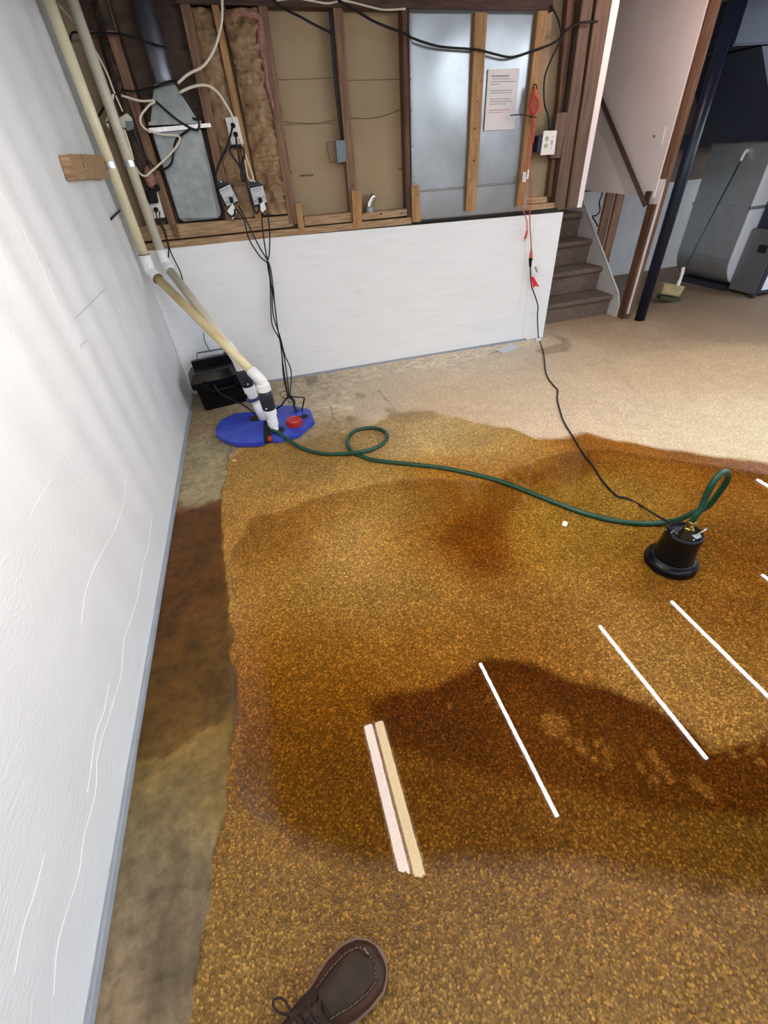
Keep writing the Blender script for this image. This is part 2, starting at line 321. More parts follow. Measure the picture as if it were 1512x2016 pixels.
def build_floor():
    xs = np.concatenate([np.arange(-0.84, 2.6, 0.0095), np.linspace(2.6, 8.2, 190)]); ys = np.concatenate([[-3.0, -2, -1, -0.4], np.arange(-0.1, 4.0, 0.0095), np.linspace(4.0, 6.3, 90)])
    X, Y = np.meshgrid(xs, ys); nx, ny = len(xs), len(ys)
    se = sorted([(fl(*p).y, fl(*p).x) for p in STRIP_EDGE]); sx = np.interp(Y, [a for a, _ in se], [b for _, b in se])
    sx = sx + (fbm(X, Y, 9, 3) - 0.47) * 0.05
    strip = sstep(sx - X, -0.004, 0.004)
    strip = strip * (Y < 3.0) + (Y >= 3.0) * 0
    we = sorted([(fl(*p).x, fl(*p).y) for p in WET_EDGE]); wyy = np.interp(X, [a for a, _ in we], [b for _, b in we])
    wn = (fbm(X, Y, 6, 11) - 0.47) * 0.10
    wet = sstep(wyy + wn - Y, -0.02, 0.05)
    wetsmp = [(560, 930, (142, 104, 46)), (620, 1000, (150, 108, 48)), (540, 1060, (140, 96, 38)), (700, 1060, (170, 136, 84)), (760, 980, (150, 112, 52)), (650, 1150, (152, 116, 58)), (500, 1180, (148, 110, 50)),
        (500, 1320, (140, 98, 38)), (820, 1070, (142, 98, 38)), (930, 1060, (118, 66, 16), .14), (960, 1110, (112, 60, 16), .1), (900, 1150, (150, 112, 54)), (760, 1180, (152, 118, 66)), (640, 1270, (140, 98, 38)),
        (560, 1400, (118, 74, 18)), (560, 1520, (108, 70, 14)), (660, 1360, (120, 82, 22)), (800, 1300, (122, 76, 22)), (920, 1250, (132, 88, 30)), (1000, 1180, (140, 98, 40)), (1080, 1080, (146, 108, 40)), (1100, 960, (150, 110, 40)), (1040, 940, (128, 78, 22), .12),
        (880, 940, (134, 86, 26), .15), (1150, 890, (136, 80, 22), .15), (1250, 905, (140, 88, 28), .15), (1400, 930, (138, 84, 26), .15), (1500, 940, (126, 74, 20), .15), (1230, 960, (148, 108, 42)), (1180, 1000, (150, 110, 44)), (1250, 1100, (134, 90, 28)), (1400, 1190, (128, 80, 24)), (1490, 1080, (112, 66, 18)),
        (1450, 1000, (138, 92, 34)), (1180, 1180, (144, 102, 46)), (1300, 1300, (146, 108, 58)), (1400, 1400, (146, 110, 60)), (1480, 1260, (134, 90, 34)), (1080, 1300, (126, 80, 26)), (1200, 1260, (142, 100, 44)),
        (800, 1600, (114, 74, 16)), (700, 1680, (112, 74, 16)), (600, 1640, (116, 80, 22)), (500, 1600, (122, 88, 34)), (500, 1750, (136, 108, 60)), (640, 1790, (124, 90, 36)), (760, 1780, (124, 88, 34)), (900, 1640, (120, 74, 20)), (1000, 1740, (122, 82, 30)), (1150, 1700, (122, 80, 28)),
        (1300, 1740, (118, 80, 24)), (1450, 1760, (120, 82, 26)), (900, 1850, (140, 110, 62)), (1100, 1880, (138, 108, 54)), (1300, 1900, (136, 104, 50)), (1480, 1900, (138, 106, 54)), (460, 1900, (146, 120, 76)), (560, 1880, (144, 116, 70)), (850, 1990, (156, 134, 98)), (1000, 1990, (142, 114, 66)), (1300, 2010, (140, 110, 58)),
        (640, 900, (128, 94, 42)), (760, 860, (160, 126, 74)), (860, 860, (168, 134, 78)), (960, 870, (158, 118, 58)), (1060, 900, (146, 102, 42)), (640, 865, (132, 104, 62), .1), (720, 850, (140, 108, 62), .1)]
    drysmp = [(600, 780, (158, 150, 128)), (500, 900, (120, 106, 74)), (420, 900, (150, 138, 112)), (400, 940, (112, 100, 78)), (700, 790, (182, 172, 148)), (760, 740, (172, 162, 140)), (900, 720, (184, 174, 152)), (820, 830, (150, 124, 84), .08), (900, 780, (190, 170, 138)),
        (1000, 760, (194, 178, 150)), (1000, 690, (168, 160, 140)), (1150, 700, (188, 170, 140)), (1150, 800, (200, 180, 150)), (1300, 740, (196, 172, 138)), (1300, 830, (200, 182, 150)), (1450, 830, (204, 186, 148)), (1450, 720, (188, 164, 128)), (1250, 660, (164, 144, 116)), (1400, 640, (142, 122, 98)),
        (1490, 620, (124, 108, 88)), (1300, 590, (122, 106, 86)), (1240, 560, (128, 114, 98)), (660, 840, (136, 118, 86), .1), (380, 860, (120, 108, 84)), (360, 960, (118, 104, 78)), (540, 770, (140, 132, 112))]
    strsmp = [(380, 1030, (96, 62, 16), .1), (400, 1100, (100, 68, 18)), (340, 1150, (92, 60, 14)), (360, 1300, (100, 72, 22)), (330, 1350, (92, 66, 18)), (430, 1300, (92, 68, 22)), (340, 1440, (104, 76, 26)), (410, 1420, (108, 84, 36)), (300, 1520, (96, 82, 44)), (400, 1500, (134, 122, 92), .09),
        (430, 1540, (100, 76, 30), .08), (340, 1580, (122, 112, 84)), (280, 1640, (110, 102, 78)), (400, 1640, (112, 98, 64)), (300, 1760, (122, 114, 92)), (250, 1800, (124, 114, 94)), (380, 1800, (102, 92, 70)), (300, 1890, (122, 106, 84)), (340, 1880, (84, 74, 60), .06), (360, 1940, (88, 82, 66), .07), (240, 1940, (146, 132, 104)), (220, 1990, (160, 146, 118)), (300, 1990, (120, 104, 84)),
        (430, 1360, (96, 72, 24))]
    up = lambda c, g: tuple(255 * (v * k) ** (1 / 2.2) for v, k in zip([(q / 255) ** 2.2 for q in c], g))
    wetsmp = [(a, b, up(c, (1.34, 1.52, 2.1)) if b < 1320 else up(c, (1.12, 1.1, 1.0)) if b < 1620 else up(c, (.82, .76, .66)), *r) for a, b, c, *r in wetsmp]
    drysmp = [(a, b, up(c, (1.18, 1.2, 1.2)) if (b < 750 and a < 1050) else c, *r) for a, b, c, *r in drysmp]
    cw = field(X, Y, wetsmp, 0.17); cd = field(X, Y, drysmp, 0.28); cs = field(X, Y, strsmp, 0.12)
    # silt lying under the water, sharp upper edge
    P = fpoly([(713, 1378), (760, 1362), (850, 1352), (905, 1318), (960, 1292), (1040, 1296), (1110, 1330), (1200, 1352), (1290, 1388), (1370, 1440), (1400, 1475), (1440, 1462), (1520, 1440), (1560, 1600), (1512, 1630), (1400, 1610), (1250, 1600), (1100, 1560), (980, 1540), (860, 1500), (760, 1470), (722, 1415)])
    ins = inside(X, Y, P); d = pdist(X, Y, P); sd = np.where(ins, d, -d) + (fbm(X, Y, 14, 21) - 0.47) * 0.03
    north = P[:13]; dn = pdist(X, Y, north, False); a = sstep(sd, -0.012, 0.03) * np.clip(1.0 - (dn - 0.05) * 0.9, 0.45, 1)
    dark = lin((94, 50, 7)); cw = cw * (1 - a[..., None]) + (dark * 0.85)[None, None] * a[..., None]
    # second silt drift from left of the tube reflection
    P2 = fpoly([(500, 1450), (600, 1400), (680, 1330), (740, 1300), (720, 1410), (740, 1500), (700, 1620), (600, 1660), (520, 1600)])
    s2 = np.where(inside(X, Y, P2), pdist(X, Y, P2), -pdist(X, Y, P2)); a = sstep(s2, -0.06, 0.06)[..., None] * 0.35; cw = cw * (1 - a) + lin((112, 68, 12)) * a
    # clean lines left by boots: heel and lug marks
    for cxp, cyp, rx, ry in [(1092, 1425, .045, .05), (1150, 1478, .02, .02), (1178, 1462, .02, .016), (1196, 1480, .018, .02), (1172, 1494, .016, .014), (1198, 1506, .016, .014), (1138, 1462, .016, .014), (1118, 1458, .014, .014), (1286, 1488, .02, .02), (1300, 1510, .02, .018), (1318, 1530, .02, .016), (1290, 1534, .018, .016), (1262, 1512, .014, .014), (1430, 1470, .03, .012), (1448, 1488, .02, .012), (1480, 1478, .03, .012), (1496, 1500, .02, .014), (1370, 1542, .02, .02), (1392, 1560, .02, .02), (885, 1388, .014, .01), (962, 1378, .014, .01), (980, 1390, .01, .01)]:
        p = fl(cxp, cyp); q = np.hypot((X - p.x) / rx, (Y - p.y) / ry) + (fbm(X, Y, 40, 7) - 0.47) * 0.7; a = (1 - sstep(q, 0.75, 1.1))[..., None] * 0.55
        cw = cw * (1 - a) + lin((150, 104, 44)) * a
    # the deep amber swirl around the pump and a paler pool beside the hose
    for pts, c, s, soft in [([(1010, 935), (1060, 930), (1110, 900), (1160, 885), (1170, 930), (1120, 960), (1060, 975), (1020, 1000), (985, 1060), (990, 1120), (940, 1130), (900, 1090), (850, 1060), (880, 1040), (960, 1010), (960, 960)], (112, 60, 14), .5, .05),
                            ([(1030, 960), (1090, 940), (1160, 950), (1220, 1000), (1200, 1060), (1100, 1110), (1020, 1110), (1000, 1040)], (160, 122, 50), .5, .03),
                            ([(995, 925), (1060, 975), (1030, 960), (1000, 940)], (165, 128, 66), .6, .01),
                            ([(1180, 1150), (1270, 1180), (1400, 1230), (1512, 1260), (1512, 1180), (1380, 1170), (1270, 1140)], (112, 64, 16), .35, .06),
                            ([(1130, 858), (1190, 868), (1350, 890), (1512, 915), (1512, 950), (1400, 925), (1250, 900), (1130, 890)], (128, 72, 14), .45, .03)]:
        Q = fpoly(pts); s_ = np.where(inside(X, Y, Q), pdist(X, Y, Q), -pdist(X, Y, Q)); a = sstep(s_, -soft, soft)[..., None] * s; cw = cw * (1 - a) + lin(c) * a
    n1 = fbm(X, Y, 3.5, 31, 5)[..., None]; n2 = fbm(X, Y, 12, 41, 5)[..., None]
    cw = cw * (0.80 + 0.42 * n1) * (0.86 + 0.3 * n2)
    cs = cs * (0.50 + 1.05 * fbm(X, Y, 10, 51, 5)[..., None]) * (0.8 + 0.42 * fbm(X * 0.35, Y, 34, 61, 4)[..., None])
    cd = cd * (0.88 + 0.25 * n2)
    # broken concrete seam along the back and left drains
    agg = 1 - strip
    gy = wy(X) - Y
    edge = 0.36 + 0.22 * (fbm(X, Y, 4, 71) - 0.4) - 0.10 * np.clip(X, 0, 2.6); backc = (1 - sstep(gy, edge, edge + 0.05)) * (X < 2.66)
    leftc = (X < -0.30 + 0.3 * (fbm(X, Y, 6, 73) - .4)) * (Y > 2.35) * (1 - wet)
    lidr = sstep(0.62 + 0.25 * (fbm(X, Y, 5, 77) - .4) - np.hypot((X + 0.1), (Y - 3.2)), -0.03, 0.03) * (wet < 0.6)
    agg = np.clip(agg * (1 - backc) * (1 - leftc) * (1 - lidr), 0, 1)
    conc = (1 - agg)[..., None] * (1 - strip)[..., None]
    cd = cd * (1 - conc * 0.0) * (1 - conc * 0.5 * (fbm(X, Y, 16, 81, 5)[..., None] - 0.35))
    # grey muddy marks
    for pts in [[(755, 800), (800, 812), (850, 808), (860, 824), (800, 835), (770, 828)], [(697, 775), (722, 774), (724, 782), (700, 784)], [(600, 745), (620, 740), (628, 752), (606, 765)], [(676, 820), (700, 818), (702, 828), (680, 830)], [(1080, 655), (1120, 668), (1120, 690), (1070, 700), (1050, 690), (1105, 675)]]:
        Q = fpoly(pts); s_ = np.where(inside(X, Y, Q), pdist(X, Y, Q), -pdist(X, Y, Q)) + (fbm(X, Y, 20, 91) - .47) * .06; a = sstep(s_, -0.015, 0.02)[..., None] * 0.45
        cd = cd * (1 - a) + lin((100, 86, 62)) * a
        cw = cw * (1 - a * 0.5) + lin((100, 80, 52)) * a * 0.5
    cw = cw * np.array([1.0, 0.97, 0.84]); cd = cd * np.array([1.28, 1.18, 1.18]); cs = cs * np.array([0.84, 0.78, 0.74])
    w3 = wet[..., None]; col = cd * (1 - w3) + cw * w3
    for pts in [[(800, 712), (850, 708), (897, 710), (912, 702), (960, 698), (1000, 686)], [(880, 712), (905, 716), (935, 707)], [(1060, 660), (1095, 668), (1118, 672), (1124, 682), (1105, 694)], [(600, 745), (612, 752), (625, 748)], [(650, 800), (656, 822), (668, 836)], [(745, 768), (765, 792), (778, 806)], [(865, 720), (960, 728), (1030, 760)], [(1180, 700), (1240, 760), (1290, 800)]]:
        Q = [(fl(*p).x, fl(*p).y) for p in pts]; dq = pdist(X, Y, Q, False) + (fbm(X, Y, 30, 111) - .47) * .02; a = (1 - sstep(dq, 0.002, 0.012))[..., None] * (.5 if pts[0][0] not in (865, 1180) else .15); col = col * (1 - a) + lin((96, 86, 70)) * a
    onstrip = strip[..., None]; dryst = sstep(Y + (fbm(X, Y, 8, 95) - .47) * .25, 2.12, 2.26)[..., None] # upper strip is dry
    sc = cs * (1 - dryst) + lin((138, 126, 98)) * (0.6 + 0.7 * fbm(X, Y, 14, 97, 5)[..., None]) * dryst
    col = col * (1 - onstrip) + sc * onstrip
    # thin dark crack where the patch meets the pebbles
    cr = np.exp(-((X - sx) / 0.006) ** 2) * (Y < 2.9); col *= (1 - 0.55 * cr * (fbm(X, Y, 12, 99) > .42))[..., None]
    # gouge in the strip near the camera
    g = [(fl(*p).x, fl(*p).y) for p in [(345, 1730), (330, 1790), (325, 1850), (305, 1900), (300, 1960), (310, 2016)]]; dg = pdist(X, Y, g, False) + (fbm(X, Y, 22, 101) - .47) * .05
    a = (1 - sstep(dg, 0.012, 0.03))[..., None] * 0.5; col = col * (1 - a) + lin((78, 66, 50)) * a * (0.6 + 0.9 * fbm(X, Y, 40, 103)[..., None])
    col = np.clip(col * KF, 0.003, 0.85)
    me = bpy.data.meshes.new('floor'); V = np.stack([X, Y, np.zeros_like(X)], -1).reshape(-1, 3)
    i = np.arange(ny - 1)[:, None] * nx + np.arange(nx - 1)[None]; Q = np.stack([i, i + 1, i + nx + 1, i + nx], -1).reshape(-1, 4)
    me.vertices.add(len(V)); me.vertices.foreach_set('co', V.ravel()); me.loops.add(Q.size); me.loops.foreach_set('vertex_index', Q.ravel().astype(np.int32))
    me.polygons.add(len(Q)); me.polygons.foreach_set('loop_start', np.arange(0, Q.size, 4, dtype=np.int32)); me.update()
    at = me.attributes.new('stain', 'FLOAT_COLOR', 'POINT'); at.data.foreach_set('color', np.concatenate([col.reshape(-1, 3), np.ones((len(V), 1))], 1).ravel())
    wetk = np.maximum(wet * agg, strip * 0.75 * (1 - dryst[..., 0])); pl = PUD; pool = np.where(inside(X, Y, pl), 1, 0) * sstep(pdist(X, Y, pl), 0, .05); pl2 = PUD2; pool = np.maximum(pool, np.where(inside(X, Y, pl2), 1, 0)); kk = np.stack([agg, wetk, 0.45 + 0.55 * wet, 1 - pool], -1)
    at = me.attributes.new('kind', 'FLOAT_COLOR', 'POINT'); at.data.foreach_set('color', kk.reshape(-1, 4).ravel())
    me.materials.append(M['floor']); o = bpy.data.objects.new('floor', me); COL.objects.link(o); o['kind'] = 'structure'; o['label'] = 'pebbled basement floor stained orange by rusty water'
    return o
build_floor()

# puddle
def upward(bm):
    bm.normal_update()
    for f in bm.faces:
        if f.normal.z < 0: f.normal_flip()
def ragged(pts, step=0.03, amp=0.02, seed=5, closed=True):
    out = []; n = len(pts)
    for i in range(n):
        a = Vector((*pts[i], 0)); b = Vector((*pts[(i + 1) % n], 0)); k = max(1, int((b - a).length / step))
        for j in range(k):
            p = a.lerp(b, j / k); q = Vector((p.x * 7, p.y * 7, seed)); d = mnoise.noise_vector(q) * amp + mnoise.noise_vector(q * 5) * amp * .35 + mnoise.noise_vector(q * 22) * amp * .22
            out.append((p.x + d.x, p.y + d.y, 0))
    return out
pud = PUD
bm = B(); vs = [bm.verts.new((x, y, 0.0045)) for x, y, _ in ragged(pud, step=.005, amp=0.03)]; bm.faces.new(vs)
bmesh.ops.triangulate(bm, faces=bm.faces[:]); upward(bm)
tag(link('puddle', bm, M['water'], recalc=False), 'large shallow puddle of rusty orange water across the pebbled floor', 'puddle', kind='stuff')
p2 = PUD2
bm = B(); bm.faces.new([bm.verts.new((max(x, LX + .012), y, 0.0045)) for x, y, _ in ragged(p2, amp=0.012, seed=9)]); bmesh.ops.triangulate(bm, faces=bm.faces[:]); upward(bm); upward(bm)
tag(link('puddle', bm, M['water'], recalc=False), 'narrow brown puddle on the concrete strip along the left wall', 'puddle', kind='stuff')

# ------------------------------------------------------------------ walls
def wall_d(y, z):
    amp = 0.5 + 0.5 * mnoise.noise(Vector((y * .8, z * .5, 2)))
    return min(1, .12 + z / .35) * (0.0052 * math.sin(y * 21 + 1.6 * math.sin(y * 3.1) + .35 * z) * amp + 0.004 * mnoise.noise(Vector((y * 1.3, z * .9, 7))) + 0.0012 * mnoise.noise(Vector((y * 9, z * 6, 1))))
def wall_left():
    bm = B(); ys = np.linspace(-3.0, 3.93, 260); zs = np.linspace(0.012, 2.62, 40); g = []
    for z in zs:
        row = []
        for y in ys:
            d = wall_d(y, z)
            row.append(bm.verts.new((LX + d, y, z)))
        g.append(row)
    for a, b in zip(g, g[1:]):
        for i in range(len(ys) - 1): bm.faces.new((a[i], a[i + 1], b[i + 1], b[i]))
    box(bm, LX - .06, LX - .006, -3, 3.93, .012, 2.62)
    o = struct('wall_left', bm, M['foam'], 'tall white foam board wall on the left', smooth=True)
    return o
wl = wall_left()
def lwp(px, py, off=0.004): return at_x(px, py, LX + off)
def lws(px, py):
    p = at_x(px, py, LX); p = at_x(px, py, LX + wall_d(p.y, p.z)); p.x += .0004; return p
def crease(pts, r, m, parent, nm, fn):
    P = [Vector((a, b, 0)) for a, b in pts]; Q = smooth_path(P, 10) if len(P) > 2 else [P[0].lerp(P[1], k / 8) for k in range(9)]
    bm = B(); tube(bm, [fn(p.x, p.y) for p in Q], r, 5, 1); return link(nm, bm, m, parent, smooth=True)
for pts in [[(0, 378), (60, 480), (110, 590), (135, 648)], [(232, 605), (265, 690), (310, 775), (358, 888)], [(250, 930), (243, 990), (225, 1045), (200, 1090), (170, 1160), (160, 1230)], [(300, 1010), (293, 1070), (280, 1120), (270, 1180), (245, 1260), (238, 1330), (215, 1410), (192, 1490), (188, 1560), (165, 1650), (155, 1720), (130, 1800), (112, 1870), (106, 1960)],
            [(215, 1345), (205, 1400), (188, 1450), (178, 1520), (172, 1560)], [(105, 940), (80, 980), (57, 1020)], [(24, 1080), (0, 1115)], [(88, 1680), (68, 1760), (45, 1830), (28, 1920)], [(222, 520), (246, 625)]]:
    crease(pts, 0.0011, M['crease'], wl, 'crease', lws)
for pts in [[(148, 626), (175, 600), (205, 570)], [(95, 520), (98, 523)], [(158, 684), (163, 676), (170, 672)]]:
    crease(pts, 0.0018, M['pencil'], wl, 'scuff_mark', lws)

bm = B(); T0 = bk(262, 496); T1 = bk(1106, 418); xe = 2.605
zt0, zt1 = 1.10, 1.022
pts = [(LX, wy(LX), 0.0), (xe, wy(xe), 0.0), (xe, wy(xe), zt1), (LX, wy(LX), zt0)]
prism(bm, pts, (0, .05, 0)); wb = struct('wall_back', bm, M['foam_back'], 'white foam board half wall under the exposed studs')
for pts in [[(480, 693), (510, 700), (560, 706), (600, 706)], [(570, 685), (600, 682), (660, 686)], [(700, 575), (740, 572)], [(845, 628), (900, 640), (960, 648), (1010, 642)], [(880, 642), (930, 640), (970, 628)], [(690, 610), (720, 608)], [(600, 640), (640, 630)], [(1052, 430), (1045, 520), (1036, 600), (1028, 668)], [(1038, 430), (1030, 540), (1022, 600)]]:
    crease(pts, 0.0018, M['crease'], wb, 'crease', lambda a, b: bk(a, b, -0.0005))
bm = B(); prism(bm, [(LX, wy(LX, .05), 0), (xe - .005, wy(xe, .05), 0), (xe - .005, wy(xe, .05), zt1 - .012), (LX, wy(LX, .05), zt0 - .012)], (0, .16, 0))
struct('wall_back_foundation', bm, M['fargrey'], 'concrete foundation behind the foam board')
bm = B(); prism(bm, [(LX - .06, wy(LX, .112), .95), (2.76, wy(2.76, .112), 1.03), (2.76, wy(2.76, .112), 2.6), (LX - .06, wy(LX, .112), 2.6)], (0, .02, 0))
gy = struct('wall_back_upper', bm, M['gyp'], 'tan drywall back seen between the studs')
for pts, r in [([(548, 157), (600, 156), (650, 154), (690, 158), (790, 156)], .0015), ([(560, 240), (620, 243), (680, 232)], .002), ([(690, 233), (740, 232), (795, 214)], .0025), ([(560, 246), (660, 243)], .0012), ([(590, 346), (617, 344)], .005), ([(784, 332), (796, 332)], .004)]:
    bm = B(); tube(bm, [bk(a, b, .108) for a, b in pts], r, 6, 4); link('seam_line', bm, M['seam'], gy, smooth=True)
# grey channels at the foot of the foam
bm = B(); box(bm, LX + .001, LX + .013, -3, 3.84, 0, .018); box(bm, LX + .013, LX + .016, -3, 3.84, 0, .026); struct('trim_1', bm, M['trim_grey'], 'grey channel along the foot of the left wall')
bm = B(); a, b = bk(545, 750, -.004), bk(1030, 672, -.004)
prism(bm, [(-.68, wy(-.68, -.012), 0), (2.42, wy(2.42, -.012), 0), (2.42, wy(2.42, -.012), .016), (-.68, wy(-.68, -.012), .016)], (0, .012, 0)); struct('trim_2', bm, M['trim_grey'], 'grey channel along the foot of the back wall')

# ceiling: subfloor and joists
bm = B(); box(bm, -1, 8.2, -3, 6.3, 2.56, 2.6); struct('ceiling', bm, M['subfloor'], 'dark subfloor above the joists')
for i, y in enumerate(np.arange(-2.8, 3.7, .4064)):
    bm = B(); box(bm, LX - .05, 8.1, y, y + .038, 2.29, 2.56); tag(link('joist', bm, M['joist']), 'brown ceiling joist spanning the basement', 'joist', 'ceiling joists')
bm = B(); box(bm, 8.1, 8.2, -3, 6.3, 0, 2.6); struct('wall_right', bm, M['farwhite'])
bm = B(); box(bm, -.83, 8.2, -3.1, -3, 0, 2.6); struct('wall_front', bm, M['farwhite'])
# far wall behind the furnace
bm = B(); box(bm, 3.69, 8.1, 5.5, 5.6, 0, .98); fw = struct('wall_far', bm, M['farwhite'], 'white lower foundation wall behind the furnace')
bm = B(); box(bm, 3.69, 8.1, 5.53, 5.6, .98, 2.6); struct('wall_far_upper', bm, M['fargrey'], 'dim upper wall behind the furnace')

# top plate and rim
bm = B(); prism(bm, [bk(345, -60, .0), bk(1090, -60, .0), bk(1090, 21, .0), bk(640, 14, .0), bk(345, 6, .0)], (0, .10, 0)); tag(link('top_plate', bm, M['plate_wood']), 'dark reddish top plate running above the back wall studs', 'top plate')

# ------------------------------------------------------------------ back wall lumber
def lumber(name, q, o0, o1, m, label, cat, group=None, bev=.002, parent=None, knots=()):
    bm = B(); prism(bm, [bk(a, b, o0) for a, b in q], (0, o1 - o0, 0), bev)
    old = set(bm.faces)
    for a, b, r in knots: lathe(bm, [(r * .8, -.0012), (r * .8, 0.0006)], bk(a, b, o0), (0, -1, 0), 10)
    for f in bm.faces:
        if f not in old: f.material_index = 1
    o = link(name, bm, [m, M['knot']] if knots else m, parent)
    if not parent: tag(o, label, cat, group)
    return o
lumber('sill_plate', [(250, 498), (582, 463), (811, 441), (809, 428), (582, 450), (250, 484)], -.004, .11, M['pine_x'], 'lower wooden sill plate lying on the foam half wall', 'sill plate')
lumber('sill_plate', [(244, 479), (350, 470), (350, 440), (240, 450)], .016, .11, M['pine_x'], 'upper sill plate piece in the leftmost stud bay', 'sill plate')
lumber('sill_plate', [(352, 470), (578, 446), (576, 424), (350, 441)], .016, .11, M['pine_x'], 'upper sill plate piece below the grey duct and controllers', 'sill plate')
lumber('sill_plate', [(600, 445), (697, 436), (694, 418), (598, 427)], .016, .11, M['pine_x'], 'upper sill plate piece left of the galvanised elbow stud', 'sill plate')
lumber('sill_plate', [(713, 434), (810, 424), (808, 410), (713, 420)], .016, .11, M['pine_x'], 'upper sill plate piece under the small metal pipe elbow', 'sill plate', knots=[(750, 421, .01), (790, 420, .006)])
lumber('stud', [(506, 0), (524, 0), (587, 440), (569, 442)], .014, .105, M['stud'], 'reddish stud between the kraft batts and the tan drywall', 'stud', knots=[(552, 215, .006), (573, 339, .006)])
lumber('stud', [(654, -4), (673, -4), (707, 440), (692, 441)], .014, .105, M['stud'], 'reddish stud carrying the small grey switch box', 'stud', knots=[(694, 365, .007)])
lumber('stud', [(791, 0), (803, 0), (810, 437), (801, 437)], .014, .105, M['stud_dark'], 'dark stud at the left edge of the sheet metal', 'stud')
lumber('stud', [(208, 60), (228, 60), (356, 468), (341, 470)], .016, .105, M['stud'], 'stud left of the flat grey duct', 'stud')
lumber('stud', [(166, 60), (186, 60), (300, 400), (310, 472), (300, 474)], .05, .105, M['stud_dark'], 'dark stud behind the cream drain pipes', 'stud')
lumber('stud', [(352, 0), (372, 0), (462, 436), (446, 438)], .016, .105, M['stud'], 'stud right of the flat grey duct', 'stud')
lumber('stud', [(414, 0), (428, 0), (517, 430), (503, 432)], .014, .105, M['pine'], 'paler stud behind the white power outlet', 'stud')
lumber('stud', [(430, 0), (440, 0), (500, 250), (494, 254)], .03, .105, M['stud_dark'], 'thin dark stud edge beside the paler stud above the outlet', 'stud')
lumber('wood_block', [(581, 400), (592, 398), (601, 457), (589, 460)], -.012, .014, M['pine'], 'short pine block nailed at foot of the reddish stud by the kraft batts', 'block', bev=.001, knots=[(594, 450, .004)])
lumber('wood_block', [(692, 376), (712, 375), (713, 448), (697, 450)], -.012, .014, M['pine'], 'short pine block nailed at foot of the stud below the grey switch box', 'block', bev=.001, knots=[(701, 416, .004), (705, 432, .003)])
lumber('wood_block', [(810, 365), (825, 364), (829, 436), (812, 438)], -.012, .006, M['pine'], 'short pine block at lower left corner of the sheet metal', 'block', bev=.001, knots=[(822, 384, .005), (818, 414, .003), (819, 425, .003)])
# sheet metal with shallow dents
def sheet():
    bm = B(); q = [bk(804, 17, .008), bk(1068, 20, .008), bk(1036, 418, .008), bk(812, 437, .008)]; nu, nv = 40, 50; g = []
    for j in range(nv + 1):
        row = []
        for i in range(nu + 1):
            u, v = i / nu, j / nv; p = (q[0] * (1 - u) + q[1] * u) * (1 - v) + (q[3] * (1 - u) + q[2] * u) * v
            w = min(u, 1 - u, v, 1 - v); e = min(1, w * 8)
            p.y += e * 0.006 * (mnoise.noise(Vector((u * 3.2, v * 3.5, 3))) - .3); row.append(bm.verts.new(p))
        g.append(row)
    for a, b in zip(g, g[1:]):
        for i in range(nu): bm.faces.new((a[i], b[i], b[i + 1], a[i + 1]))
    r = bmesh.ops.extrude_face_region(bm, geom=bm.faces[:]); 
    for v in r['geom']:
        if isinstance(v, bmesh.types.BMVert): v.co.y += .0015
    o = link('metal_sheet', bm, M['metal'], smooth=False); tag(o, 'large grey sheet metal panel fixed over the studs', 'metal panel')
    for p in o.data.polygons: p.use_smooth = True
    bm = B(); tube(bm, [bk(826, 378, .004), bk(1016, 361, .004)], .0022, 6, 1); tube(bm, [bk(826, 375, .004), bk(1016, 358, .004)], .0014, 6, 1); link('fold_seam', bm, M['seam'], o)
    for a, b in [(807, 157), (808, 218), (811, 288), (813, 348), (814, 361)]:
        bm = B(); lathe(bm, [(.004, 0), (.003, .003)], bk(a + 2, b, .006), (0, -1, 0), 10); link('screw', bm, M['knot'], o)
    bm = B(); prism(bm, [bk(820, 437, .0), bk(1098, 409, .0), bk(1098, 413, .0), bk(820, 441, .0)], (0, .03, 0)); link('bottom_edge', bm, M['hole'], o)
    return o
sheet()
lumber('furring_strip', [(936, 24), (960, 24), (937, 414), (918, 416)], -.030, .002, M['pine'], 'long pine strip nailed upright over the middle of the sheet metal', 'strip', bev=.001, knots=[(945, 94, .005), (946, 158, .005), (940, 200, .006), (935, 253, .009), (934, 274, .005), (933, 316, .009), (926, 354, .005), (928, 395, .004), (947, 120, .003)])
lumber('furring_strip', [(1060, 21), (1079, 21), (1034, 402), (1018, 407)], -.030, .002, M['pine'], 'long pine strip on the right of the sheet metal holding the orange cord', 'strip', bev=.001, knots=[(1068, 60, .004), (1064, 91, .004), (1062, 115, .004), (1042, 243, .004), (1034, 290, .004), (1032, 325, .004)])
# right-hand bay
lumber('stud', [(1148, -6), (1170, -6), (1112, 409), (1091, 410)], .006, .10, M['stud_brown'], 'stud right of the white outlet plate', 'stud', knots=[(1120, 230, .004)])
lumber('stud', [(1176, -6), (1204, -6), (1138, 408), (1116, 409)], .0, .10, M['stud_brown'], 'stud beside the white drywall edge of the stair opening', 'stud', knots=[(1140, 180, .004), (1130, 365, .004)])
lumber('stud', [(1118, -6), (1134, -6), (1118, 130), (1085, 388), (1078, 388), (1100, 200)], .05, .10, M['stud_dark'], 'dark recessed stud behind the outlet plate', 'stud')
lumber('wood_block', [(1097, 222), (1118, 221), (1103, 311), (1084, 311)], .0, .05, M['stud_brown'], 'short wooden block behind right side of the outlet plate', 'block', bev=.001)
lumber('wood_block', [(1030, 390), (1077, 387), (1076, 399), (1029, 402)], .02, .09, M['pine_x'], 'horizontal pine block below the outlet plate', 'block', bev=.001)
lumber('sill_plate', [(1028, 404), (1092, 399), (1091, 410), (1026, 416)], .005, .11, M['pine_x'], 'short sill plate at right end of the foam half wall', 'sill plate')
